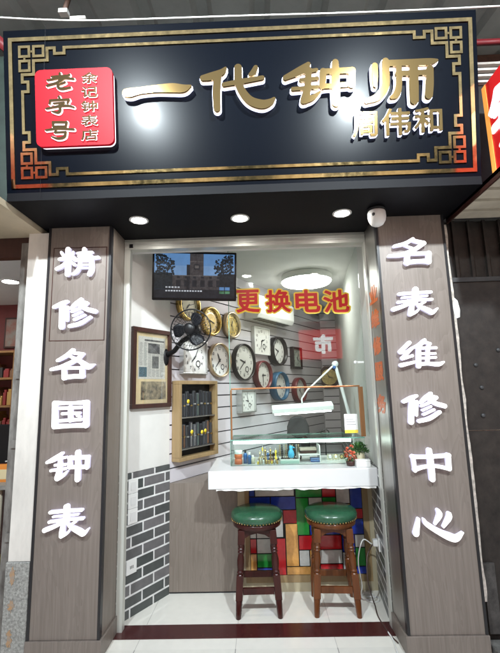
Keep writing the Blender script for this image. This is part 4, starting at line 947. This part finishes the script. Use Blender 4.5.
# ------------------------------------------------------------------ bar stools
def make_stool(woodm, label, loc, rz):
    t = thing('bar_stool', label, 'bar stool', loc, (0, 0, rz), 'bar stools at the counter')
    MB().lathe([(0, .588), (.170, .588), (.176, .592), (.184, .604), (.187, .620), (.183, .636), (.172, .648), (.150, .657), (.10, .663), (0, .666)], 40).build('cushion', GREENV, t)
    mb = MB()
    for k in range(52):
        a_ = 2*PI*k/52; mb.ball((.1815*math.cos(a_), .1815*math.sin(a_), .5955), .0048, 6)
    mb.build('studs', BRASS, t)
    MB().lathe([(0, .548), (.16, .548), (.172, .556), (.174, .578), (.168, .5875), (0, .5875)], 36).build('seat_ring', woodm, t)
    prof = [(0, 0), (.0165, 0), (.019, .03), (.0225, .115)]
    turned = [(.0225, .265), (.017, .272), (.024, .283), (.017, .294), (.0235, .33), (.024, .36), (.017, .40), (.0235, .409), (.017, .418), (.0235, .427), (.017, .436), (.0225, .455), (.0225, .458), (0, .458)]
    for sx in (-1, 1):
        for sy2 in (-1, 1):
            bt = Vector((sx*.140, sy2*.138, 0)); tp = Vector((sx*.108, sy2*.108, .5475)); d = tp-bt
            def warp(mb):
                mb.v = [(x+bt.x+d.x*z/.5475, y+bt.y+d.y*z/.5475, z) for x, y, z in mb.v]; return mb
            mb = MB(); mb.lathe(prof, 14); mb.box((-.0235, -.0235, .115), (.0235, .0235, .265)); mb.lathe(turned, 14); mb.box((-.0235, -.0235, .4585), (.0235, .0235, .5475))
            warp(mb).build('leg', woodm, t, bevel=.002)
    def P_(sx, sy2, z): k = z/.5475; return Vector((sx*(.140-.032*k), sy2*(.138-.030*k), z))
    for (a_, b_, z) in (((-1, -1), (1, -1), .165), ((-1, 1), (1, 1), .165), ((-1, -1), (-1, 1), .225), ((1, -1), (1, 1), .225)):
        A = P_(*a_, z); B = P_(*b_, z); dv = (B-A).normalized()*.024; A = A+dv; B = B-dv; n = Vector((-dv.y, dv.x, 0)).normalized()*.011
        vs = [A-n+Vector((0, 0, -.02)), A+n+Vector((0, 0, -.02)), A+n+Vector((0, 0, .02)), A-n+Vector((0, 0, .02))]; vs += [v+(B-A) for v in vs]
        MB().add(vs, [(0, 1, 2, 3), (7, 6, 5, 4), (0, 4, 5, 1), (1, 5, 6, 2), (2, 6, 7, 3), (3, 7, 4, 0)]).build('stretcher', woodm, t, bevel=.002)
    for (a_, b_) in (((-1, -1), (1, -1)), ((-1, 1), (1, 1)), ((-1, -1), (-1, 1)), ((1, -1), (1, 1))):
        A = P_(*a_, .52); B = P_(*b_, .52); dv = (B-A).normalized()*.024; A = A+dv; B = B-dv; n = Vector((-dv.y, dv.x, 0)).normalized()*.008; h_ = .026
        m_ = (A+B)/2; pts_ = [A, A.lerp(B, .2), A.lerp(B, .5), A.lerp(B, .8), B]; lows = [-.026, -.006, .004, -.006, -.026]
        vs = []
        for p_, lo_ in zip(pts_, lows):
            for s_ in (-1, 1): vs += [p_+n*s_+Vector((0, 0, lo_)), p_+n*s_+Vector((0, 0, h_))]
        fs = []
        for i in range(4): o_ = i*4; fs += [(o_, o_+4, o_+5, o_+1), (o_+2, o_+3, o_+7, o_+6), (o_, o_+2, o_+6, o_+4), (o_+1, o_+5, o_+7, o_+3)]
        fs += [(0, 1, 3, 2), (16, 18, 19, 17)]
        MB().add(vs, fs).build('apron', woodm, t)
    return t
make_stool(MAHOG, 'dark mahogany bar stool with green cushion, left of the pair', (-.052, 3.085, 0), .02)
make_stool(OAKBR, 'lighter brown bar stool with green cushion, right of the pair', (.482, 3.085, 0), -.05)

# ------------------------------------------------------------------ cables
def zf(px, py, z=.006): q = at(px, py, Z=z); return Vector((q.x, q.y, z))
def smooth(pts, n=8):
    P = [Vector(p) for p in pts]; P = [P[0]*2-P[1]]+P+[P[-1]*2-P[-2]]; out = []
    for i in range(1, len(P)-2):
        for k in range(n):
            t = k/n; a, b, c_, d = P[i-1:i+3]; out.append(.5*((2*b)+(c_-a)*t+(2*a-5*b+4*c_-d)*t*t+(3*b-a-3*c_+d)*t**3))
    out.append(P[-2])
    for q_ in out: q_.z = max(q_.z, .006)
    return out
CABB = mat('dark_cable', (.06, .035, .03), .5); CABW = mat('white_cable', (.70, .70, .68), .45)
pl_ = SOCK+Vector((-.055, 0, -.01))
pts = [pl_, pl_+Vector((-.055, -.05, -.06)), pl_+Vector((-.07, -.09, -.20)), zf(374, 603), zf(378, 616), zf(388, 632), zf(398, 643)]
tag(MB().tube(smooth(pts), .004, 8).build('power_cable', CABB), 'thin dark cable dropping from the right socket across the red threshold', 'cable')
pts = [pl_+Vector((0, .01, .0)), pl_+Vector((-.06, .03, .02)), pl_+Vector((-.10, .04, -.12)), at(362, 585, Y=3.16)+Vector((0, 0, 0)), zf(361, 596), zf(366, 600), zf(374, 598), zf(372, 594), zf(364, 593), zf(362, 598), zf(372, 602), zf(379, 601), zf(377, 597), zf(366, 597)]
tag(MB().tube(smooth(pts), .0042, 8).build('coiled_cable', CABW), 'white cable coiled on the floor behind the right stool', 'cable')
pts = [zf(388, 632, .007), zf(393, 640, .007), Vector((zf(401, 648).x-.03, 2.50, .007)), Vector((.86, 2.47, .007)), Vector((1.05, 2.44, .007)), Vector((1.4, 2.3, .007))]
tag(MB().tube(smooth(pts), .0045, 8).build('floor_cable', CABW), 'white cable running along the floor past the right pillar plinth', 'cable')

# ------------------------------------------------------------------ left neighbour
wl = thing('wall_end', 'narrow white plaster wall end with rough granite foot left of the pillar', 'wall', (-1.472, 2.56, 0))
MB().box((-.072, 0, .527), (.070, .9, SOF-.03)).build('plaster', OLDW, wl); 
MB().box((-.080, -.012, 0), (.066, .9, .525)).build('granite_foot', GRAN, wl, bevel=.006)
mb = MB(); random.seed(4)
for zz, h_ in ((.45, .05), (.29, .035), (.12, .05)):
    P = [(-.06+.016*math.cos(2*PI*k/26)*random.uniform(.35, 1.5), zz+h_*math.sin(2*PI*k/26)*random.uniform(.6, 1.15)) for k in range(26)]
    MB().prism(P, -.0125, -.015, fn=lambda a, b, c: (a+.03, c, b)).build('rust_stain', RUST, wl)
po = thing('door_post', 'worn grey steel door post beside the white wall end', 'post', (-1.585, 2.62, 0))
MB().box((-.045, 0, 0), (.03, .06, 2.56)).build('post', POSTM, po, bevel=.004)
for zz in (.62, 1.18, 1.62): MB().box((-.02, -.012, zz), (.012, -.0005, zz+.05)).build('hinge_lug', POSTM, po)
ls = thing('neighbour_shop', 'shop room to the left with red wall and white ceiling', 'shop', (0, 0, 0))
RDW = mat('red_wall', (.17, .028, .026), .5, nz=.3, nscale=4)
MB().box((-5, 2.70, 2.52), (-1.55, 5.4, 2.56)).build('ceiling', CEIL, ls)
MB().box((-5, 4.3, 0), (-1.55, 4.4, 2.519)).build('wall', RDW, ls)
MB().box((-5, 2.63, 2.46), (-1.545, 2.69, 2.62)).build('door_header', DKWOOD, ls)
MB().box((-5, 2.7, -.002), (-1.64, 4.3, .002)).build('floor_tiles', PAVET, ls)
MB().box((-1.62, 2.7, .003), (-1.545, 4.3, 2.519)).build('side_wall', DGREY, ls)
aw = thing('cream_soffit', 'cream board soffit in front of the shop on the left', 'soffit', (0, 0, 0)); MB().box((-4, 2.05, 2.60), (-1.46, 2.625, 2.64)).build('board', mat('cream_board', (.50, .42, .30), .6, nz=.2, nscale=3), aw); MB().box((-4, 2.03, 2.595), (-1.46, 2.048, 2.78)).build('front_trim', BEAMR, aw)
q = at(10.5, 281.5, Z=2.519); downlight((q.x, q.y, 2.519), 'round downlight in the ceiling of the left neighbouring shop', None, .085)
q0, q1 = at(6, 318, Y=4.29), at(24, 348, Y=4.29)
o = thing('wall_picture', 'small framed picture on the red wall of the left neighbouring shop', 'framed picture', ((q0.x+q1.x)/2, 4.298, (q0.z+q1.z)/2)); w, h = abs(q1.x-q0.x)/2, abs(q0.z-q1.z)/2
MB().box((-w, -.02, -h), (w, 0, h)).build('frame', DKWOOD, o, bevel=.004); MB().box((-w+.02, -.023, -h+.02), (w-.02, -.0205, h-.02)).build('print', mat('picture_print', (.16, .20, .18), .5, nz=.9, nscale=7, dark=(.30, .06, .04)), o)
zs = [at(10, y_, Y=4.1).z for y_ in (352, 378, 405, 430)]
for dx in (-.75, -1.5): downlight((q.x+dx, q.y-.1, 2.519), 'added unseen downlight further left in the ceiling of the left neighbouring shop', 'added unseen downlights in the left shop ceiling', .085)  # out-of-view lamps added to brighten the left shop
xs0 = at(24, 380, Y=4.1).x
shf = thing('shelf_unit', 'wooden shelf unit full of boxes in the left neighbouring shop', 'shelf', (xs0-.9, 4.1, 0)); SHW = mat('shelf_wood', (.32, .17, .06), .5, nz=.3, nscale=10)
for sx in (-.9, .86): MB().box((sx, -.14, 0), (sx+.03, .19, zs[0])).build('upright', SHW, shf)
for z in zs: MB().box((-.868, -.14, z-.02), (.858, .19, z)).build('shelf', SHW, shf)
random.seed(8); BOXM = [mat('carton_'+n, c, .5) for n, c in (('red', (.28, .03, .03)), ('gold', (.5, .33, .10)), ('white', (.6, .58, .52)), ('brown', (.2, .11, .06)), ('dark', (.03, .03, .03)))]
BN = ['dark red', 'gold', 'white', 'brown', 'black']
for i, z in enumerate(zs[1:]):
    x = .84
    while x > .2:
        w = random.uniform(.022, .065); k = random.randrange(5); h = random.uniform(.07, zs[i]-z-.05)
        o = MB().box((-w, -.10, 0), (0, .08, h*.82)); o.box((-w*.9, -.09, h*.82+.0004), (-.1*w, .07, h), 0)
        tag(o.build('goods_box', BOXM[k], None, (xs0-.9+x, 4.1, z+.0005), bevel=.003), f'{BN[k]} goods box on the {("upper", "middle", "lower")[i]} shelf in left shop', 'box', f'{BN[k]} goods boxes on the {("upper", "middle", "lower")[i]} shelf'); x -= w+.012
q = at(10, 484, Y=3.05)
cb = thing('shop_table', 'cluttered table with dark top in the left neighbouring shop', 'table', (q.x-.55, 3.2, 0)); zt = q.z
MB().box((-.55, -.2, zt-.03), (.56, .3, zt)).build('table_top', mat('stone_top', (.26, .25, .23), .4, nz=.3, nscale=25), cb)
for sx in (-.5, .47): MB().tube([(sx, -.14, 0), (sx, -.14, zt-.031)], [.03, .022], 10).build('leg', CREAM, cb)
MB().box((-.53, .25, .1), (.53, .27, zt-.035)).build('back_panel', DKWOOD, cb)
q = at(8, 481, Y=3.18)
o = thing('pump_bottle', 'clear pump bottle standing on the table in the left shop', 'bottle', (q.x, 3.18, zt)); MB().lathe([(0, 0), (.025, 0), (.025, .09), (.012, .11), (0, .11)], 18).build('body', mat('pale_gel', (.5, .55, .56), .1), o); MB().tube([(0, 0, .11), (0, 0, .145), (-.03, 0, .14)], .006, 8).build('pump', PLWHT, o)
q = at(2, 482, Y=3.12)
o = thing('table_sign', 'orange and yellow tabletop notice in the left shop', 'notice', (q.x, 3.12, zt)); MB().box((-.06, 0, 0), (.045, .006, .13)).build('board', mat('orange_board', (.75, .25, .03), .5), o, rot=(-.2, 0, 0)); MB().box((-.05, -.002, .02), (.035, -.0005, .09)).build('panel', mat('cream_board2', (.7, .6, .35), .5), o, rot=(-.2, 0, 0))
q = at(4, 425, Y=3.3)
o = thing('black_monitor', 'black monitor seen from behind on the table in the left shop', 'monitor', (q.x-.2, 3.36, zt)); MB().box((-.28, 0, .10), (.27, .03, q.z-zt)).build('screen_back', PLBLK, o, bevel=.008); MB().box((-.03, .005, .01), (.03, .025, .0995)).build('stand', PLBLK, o); MB().box((-.1, -.05, 0), (.1, .08, .0098)).build('foot', PLBLK, o)
o = thing('storage_tub', 'purple plastic tub on the floor under the left shop table', 'tub', (at(3, 590, Y=3.15).x-.1, 3.18, .003)); MB().lathe([(0, 0), (.13, 0), (.16, .26), (.168, .27), (.155, .27), (.125, .015), (0, .015)], 24).build('body', mat('purple_plastic', (.10, .05, .14), .5), o); MB().lathe([(.17, .271), (.17, .285), (.0, .295)], 24).build('lid', mat('yellow_plastic', (.45, .33, .05), .5), o)

# ------------------------------------------------------------------ right neighbour
DX = 1.298
pw = thing('plaster_strip', 'thin peeling plaster strip between right pillar and iron door', 'wall', (1.283, 2.60, 0))
random.seed(14); mb = MB(); n = 60; vs = []
for i in range(n+1):
    z = SOF*.98*i/n+.25*(1-i/n); ex = .004+.0045*(1+math.sin(i*.47+2*math.sin(i*.21)))*random.uniform(.6, 1)
    vs += [(-.016, -.004, z), (ex, -.004, z), (ex, .08, z), (-.016, .08, z)]
fs = []
for i in range(n): o_ = 4*i; fs += [(o_, o_+1, o_+5, o_+4), (o_+1, o_+2, o_+6, o_+5), (o_+2, o_+3, o_+7, o_+6), (o_+3, o_, o_+4, o_+7)]
fs += [(3, 2, 1, 0), (4*n, 4*n+1, 4*n+2, 4*n+3)]
mb.add(vs, fs).build('strip', PEEL, pw)
MB().prism([(0, 0), (.03, .01), (.036, .06), (.026, .12), (.008, .14), (-.01, .09)], -.0052, -.0042, fn=lambda a, b, c: (a, c, b)).build('white_patch', WHITEP, pw, (.0, -.002, 1.93))
dr = thing('iron_door', 'dark brown riveted iron door with ribbed top panel right of the pillar', 'door', (DX, 2.64, 0))
zj = at(470, 282, Y=2.64).z; zl = at(480, 432, Y=2.64).z; zk = at(470, 545, Y=2.64).z
MB().box((.004, 0, zl+.012), (1.2, .04, zj)).build('upper_leaf', DOORB, dr)
MB().box((.004, .004, .003), (1.2, .04, zl+.006)).build('lower_leaf', DOORB, dr)
MB().box((.004, .012, zl+.0065), (1.2, .03, zl+.0115)).build('pale_gap_strip', PEEL, dr)  # pale strip filling the gap between the two leaves
mb = MB().box((.004, .02, zj+.031), (1.2, .05, 2.62))
for k in range(10): mb.box((.05+k*.105, -.004, zj+.031), (.05+k*.105+.018, .0198, 2.62))
mb.build('ribbed_panel', DOORB, dr); MB().box((.004, -.012, zj+.001), (1.2, .05, zj+.030)).build('crossbar', DGREY, dr)
mb = MB()
for px, py in ((475.5, 365), (481.5, 387.5), (483, 415.5), (498, 350)):
    q = at(px, py, Y=2.64); mb.lathe([(.013, 0), (.013, .006), (.008, .01), (0, .011)], 12, c=(q.x-DX, -.0005, q.z), axis='Y')
mb.build('rivets', DGREY, dr)
MB().box((.006, -.010, .06), (.075, .0035, zk-.10)).build('worn_edge_plate', mat('worn_plate', (.055, .05, .047), .6, nz=.7, nscale=16, bump=.3), dr)
ds = thing('stone_base', 'grey stone block at the foot of the iron door', 'stone', (1.30, 2.50, 0)); MB().box((-.03, -.01, 0), (.9, .12, .04)).build('block', mat('dirty_stone', (.13, .125, .115), .8, nz=.6, nscale=20, bump=.3), ds, bevel=.008)
# projecting red light box sign
XF = at(479.5, 90, Y=2.28).x; zt_, zb_ = at(479.5, 89, Y=2.28).z, at(491, 181, Y=2.22).z
rs = thing('side_light_box', 'lit red light box sign projecting beside the right end of black sign', 'sign', (XF+.015, 2.28, 0))
MB().box((0, -.75, zb_), (.14, 0, zt_)).build('box', SIGNRED, rs, bevel=.004); MB().box((-.0045, -.04, zb_+.004), (-.0015, -.002, zt_-.004)).build('edge_glow', SIGNOR, rs)
q = at(500, 117, X=XF+.01); hz = 1.1*(at(497, 83, X=XF+.01).z-at(497, 148, X=XF+.01).z)
yc = at(488, 113, X=XF+.01).y-.26
fit_text('钟', .52, hz, .04, .004).build('character', SIGNW, rs, (-.0065, yc-2.28, q.z), (0, 0, -PI/2), label='white character 钟')
ls2 = thing('side_light_box', 'added unlit red box for border reflections beside the left end of black sign', 'sign', (-1.80, 2.0, 0))  # unseen box, added to redden the reflection in the gold border
MB().box((-.14, -1.1, 2.55), (0, 0, 3.25)).build('box', mat('unlit_red', (.35, .012, .015), .3), ls2, bevel=.004); MB().box((.0005, -1.08, 2.57), (.003, -1.05, 3.23)).build('edge_strip', BEAMR, ls2)
q = at(478, 225, Z=2.60)
la = thing('lattice_awning', 'cream slatted soffit boards above the iron door', 'soffit', (1.31, 2.0, 2.60)); mb = MB()
for k in range(6): mb.box((.012, -.25+k*.14, 0), (1.6, -.25+k*.14+.105, .02))
mb.build('boards', mat('cream_slats', (.52, .47, .38), .6, nz=.25, nscale=4), la); MB().box((.0, -.25, .0205), (1.6, .63, .045)).build('backing', DGREY, la); MB().box((0, -.25, -.004), (.0115, .63, .0455)).build('edge_trim', DKWOOD, la)
fx = thing('dark_fascia', 'dark boarded wall above the iron door behind the red sign', 'wall', (1.33, 2.45, 0)); MB().box((0, 0, 2.66), (1.6, .1, 3.66)).build('board', DOORB, fx)
mb = MB()
for k in range(4): mb.box((.02, -.03, 3.50+k*.045), (1.5, -.001, 3.515+k*.045))
mb.build('pale_battens', OLDW, fx)
fy = thing('green_fascia', 'dark green boarded wall above the shop on the left', 'wall', (-1.47, 2.3, 0)); MB().box((-2.5, 0, 2.66), (0, .1, 3.74)).build('board', mat('dark_green', (.02, .035, .028), .5, nz=.5, nscale=5), fy)

# ------------------------------------------------------------------ canopy roof
rf = thing('canopy_roof', 'grey corrugated sheet canopy roof above the shop sign', 'roof', (0, 0, 0))
mb = MB(); prof = []; x = -5.0
while x < 5: prof += [(x, 0), (x+.27, 0), (x+.31, .045), (x+.39, .045)]; x += .43
vs = []
for x, z in prof: vs += [(x, 1.15, 4.12+z), (x, 3.24, 4.39+z)]
mb.add(vs, [(2*i, 2*i+2, 2*i+3, 2*i+1) for i in range(len(prof)-1)]); ob = mb.build('sheet', ROOF, rf); so = ob.modifiers.new('thick', 'SOLIDIFY'); so.thickness = .004
mb = MB().box((-5, 3.15, 4.22), (5, 3.22, 4.37)); mb.build('purlin', RUSTB, rf)
def beam(a, b, r, m_, label):
    t = MB().tube([a, b], r, 4); return tag(t.build('roof_beam', m_), label, 'beam')
beam(at(-30, 16, Y=2.36), at(18, 56, Y=2.36)+Vector((0, .05, 0)), .045, BEAMR, 'dark red steel beam slanting at the left end of the sign')
beam(at(470, 43, Y=2.6), at(540, 40, Y=2.6), .022, BEAMR, 'dark red steel beam at the right end of the sign')
a_ = [at(x_, y_, Y=2.06) for x_, y_ in ((-8, 17), (40, 19.5), (90, 20.5), (160, 18.5), (250, 15.5), (340, 13.0), (430, 9.5), (520, 5))]
tag(MB().tube(smooth(a_), .0055, 6).build('roof_wire', CABW), 'thin white wire strung along the top of the black sign', 'wire')
br = thing('roof_bracket', 'small rusty bracket hanging from the canopy above the sign left end', 'bracket', at(64, 12, Y=2.3)); 
MB().tube([(0, 0, 0), (.0, .05, .16), (.02, .12, .42)], .016, 6).build('rod', RUSTB, br); MB().box((-.03, -.02, -.02), (.03, .02, .01)).build('clip', PLWHT, br)
mb = MB(); q = at(78, 18.5, Y=2.2); mb.box((-.05, -.01, -.012), (.05, .01, .012)); tag(mb.build('cable_joint', OLDW, None, q, bevel=.003), 'small pale cable joint on the white wire above the sign', 'cable joint')
hw_ = a_[1]; vline = [suv(45.5, 24, .02), suv(40, 197, .02)]
tag(MB().tube([SB+Vector((vline[0][0], 0, 0))+SV*vline[0][1]+SN*.02, SB+Vector((vline[1][0], 0, 0))+SV*vline[1][1]+SN*.02], .0007, 5).build('thin_cord', DGREY), 'thin cord hanging down over the left end of the black sign', 'cord')
up = thing('upper_wall', 'dark wall of the building behind the canopy', 'wall', (0, 3.25, 0)); MB().box((-7, 0, 2.82), (7, 4, 5.4)).build('wall', mat('grimy_wall', (.16, .16, .155), .8, nz=.4, nscale=3), up)

# ------------------------------------------------------------------ the far side of the street (seen only as reflections)
OY = -7.0
ob_ = thing('opposite_building', 'pale building across the street behind the viewer', 'building', (0, OY, 0))
MB().box((-14, -.5, -.14), (14, 0, 5.6)).build('wall', mat('opposite_render', (.34, .315, .28), .8, nz=.35, nscale=1.2), ob_)
WIN = mat('window_dark', (.03, .04, .05), .1); 
for k in range(9): MB().box((-11.5+k*2.7, .001, 4.3), (-10.2+k*2.7, .06, 5.4)).build('window', WIN, ob_)
for k in range(8):
    if k in (3, 4): continue
    MB().box((-12+k*3.2, .001, 0), (-9.4+k*3.2, .05, 2.7)).build('shop_front', mat('shopfront_%d' % k, ((.25, .10, .06), (.30, .27, .22), (.08, .10, .13), (.2, .2, .2))[k % 4], .4, nz=.5, nscale=3), ob_)
os_ = []
for k, (x0, x1, z0, z1, c_) in enumerate(((-9, -4.2, 2.9, 3.9, (.55, .02, .02)), (3.4, 9, 2.9, 3.8, (.55, .10, .02)), (-3.6, .6, 3.3, 4.0, (.45, .36, .14)))):
    o = thing('opposite_shop_sign', ('red', 'orange red', 'ochre')[k]+' shop sign on the building across the street', 'sign', ((x0+x1)/2, OY, z0)); MB().box((-(x1-x0)/2, .001, 0), ((x1-x0)/2, .16, z1-z0)).build('panel', mat('opposite_sign_%d' % k, c_, .4), o); MB().box((-(x1-x0)/2, .161, -.04), ((x1-x0)/2, .19, -.001)).build('lower_trim', PLWHT, o)
VY = 2*GY-(OY+.2)
def refl(px, py): q = at(px, py, Y=VY); return q.x, q.z
x0, z1 = refl(299, 330); x1, z0 = refl(343, 358)
o = thing('market_sign', 'lit red market sign with one white character across the street', 'sign', ((x0+x1)/2, OY, (z0+z1)/2)); w, h = (x1-x0)/2, (z1-z0)/2
MB().box((-w, .001, -h), (w, .15, h)).build('panel', mat('market_red', (.6, .01, .02), .4, emit=(1, .01, .02), es=2.6), o)
fit_text('市', h*1.35, h*1.35, .05, .004).build('character', mat('market_white', (.8, .8, .8), .4, emit=(1, 1, 1), es=5.5), o, (.12*w, .156, 0), (0, 0, PI))
x0, z1 = refl(298, 302); x1, z0 = refl(328, 322)
o = thing('outdoor_unit', 'white outdoor air conditioner unit across the street', 'air conditioner', ((x0+x1)/2, OY, z0)); w = (x1-x0)/2
MB().box((-w, .001, 0), (w, .35, z1-z0)).build('casing', PLWHT, o, bevel=.01); MB().lathe([(0, .0), (.28, .0), (.3, .02), (.28, .03)], 30, c=(.12, .352, (z1-z0)/2), axis='Y').build('fan_grille', PLBLK, o, rot=(0, 0, 0))

# ------------------------------------------------------------------ floodlights aimed at the sign (their reflections show in the panel)
def floodlight(px, py, Yl, label, power):
    p = hit(px, py, SB, SN); d = (p-EYEV).normalized(); r = d-2*d.dot(SN)*SN; t = (Yl-p.y)/r.y; pos = p+r*t
    tgt = Vector((p.x, p.y, p.z-.05)); q = (tgt-pos).to_track_quat('-Z', 'Y')
    o = thing('floodlight', label, 'floodlight', pos); o.rotation_euler = q.to_euler()
    MB().box((-.15, -.11, .012), (.15, .11, .06)).build('housing', PLBLK, o, bevel=.006); MB().box((-.135, -.095, .004), (.135, .095, .0115)).build('lamp_panel', mat('flood_glow_'+str(px), (.9, .9, .9), .5, emit=(.86, .96, 1), es=1.0), o)
    MB().tube([(0, 0, .06), (0, .0, .16), (0, .12, .3)], .012, 8).build('bracket', PLBLK, o)
    l = D.lights.new('flood_lamp', 'AREA'); l.shape = 'DISK'; l.size = .15; l.energy = power; l.color = (.86, .96, 1); l.spread = math.radians(95)
    lo = D.objects.new('flood_lamp', l); C.objects.link(lo); lo.parent = o
    return o
floodlight(147, 113, -.55, 'black floodlight aimed at the left half of the sign', 44)
floodlight(352, 106, -.55, 'black floodlight aimed at the right half of the sign', 44)

# ------------------------------------------------------------------ daylight
sce = bpy.context.scene
wd = D.worlds.new('World'); sce.world = wd; wd.use_nodes = True; nt = wd.node_tree; bg = nt.nodes['Background']
sky = nt.nodes.new('ShaderNodeTexSky'); sky.sky_type = 'NISHITA'; sky.sun_disc = False
SE, SAZ = math.radians(55), math.radians(28)
sky.sun_elevation = SE; sky.sun_rotation = SAZ; sky.air_density = 1.2; sky.dust_density = 4.0
hs = nt.nodes.new('ShaderNodeHueSaturation'); hs.inputs['Saturation'].default_value = .55
nt.links.new(sky.outputs[0], hs.inputs['Color']); nt.links.new(hs.outputs[0], bg.inputs[0]); bg.inputs[1].default_value = .15
sun = D.lights.new('sun', 'SUN'); sun.energy = 3.0; sun.angle = math.radians(.5); sun.color = (1, .96, .9)
so_ = D.objects.new('sun', sun); C.objects.link(so_)
sd = Vector((math.sin(SAZ)*math.cos(SE), math.cos(SAZ)*math.cos(SE), math.sin(SE)))
so_.rotation_euler = sd.to_track_quat('Z', 'Y').to_euler(); so_.location = sd*20
vs_ = sce.view_settings; vs_.view_transform = 'Standard'; vs_.look = 'None'; vs_.exposure = 0.8; vs_.gamma = 1; vs_.use_curve_mapping = False
try:
    sce.cycles.use_denoising = True; sce.cycles.max_bounces = 8; sce.cycles.transparent_max_bounces = 16; sce.cycles.caustics_reflective = False; sce.cycles.caustics_refractive = False; sce.cycles.sample_clamp_indirect = 6
except Exception: pass
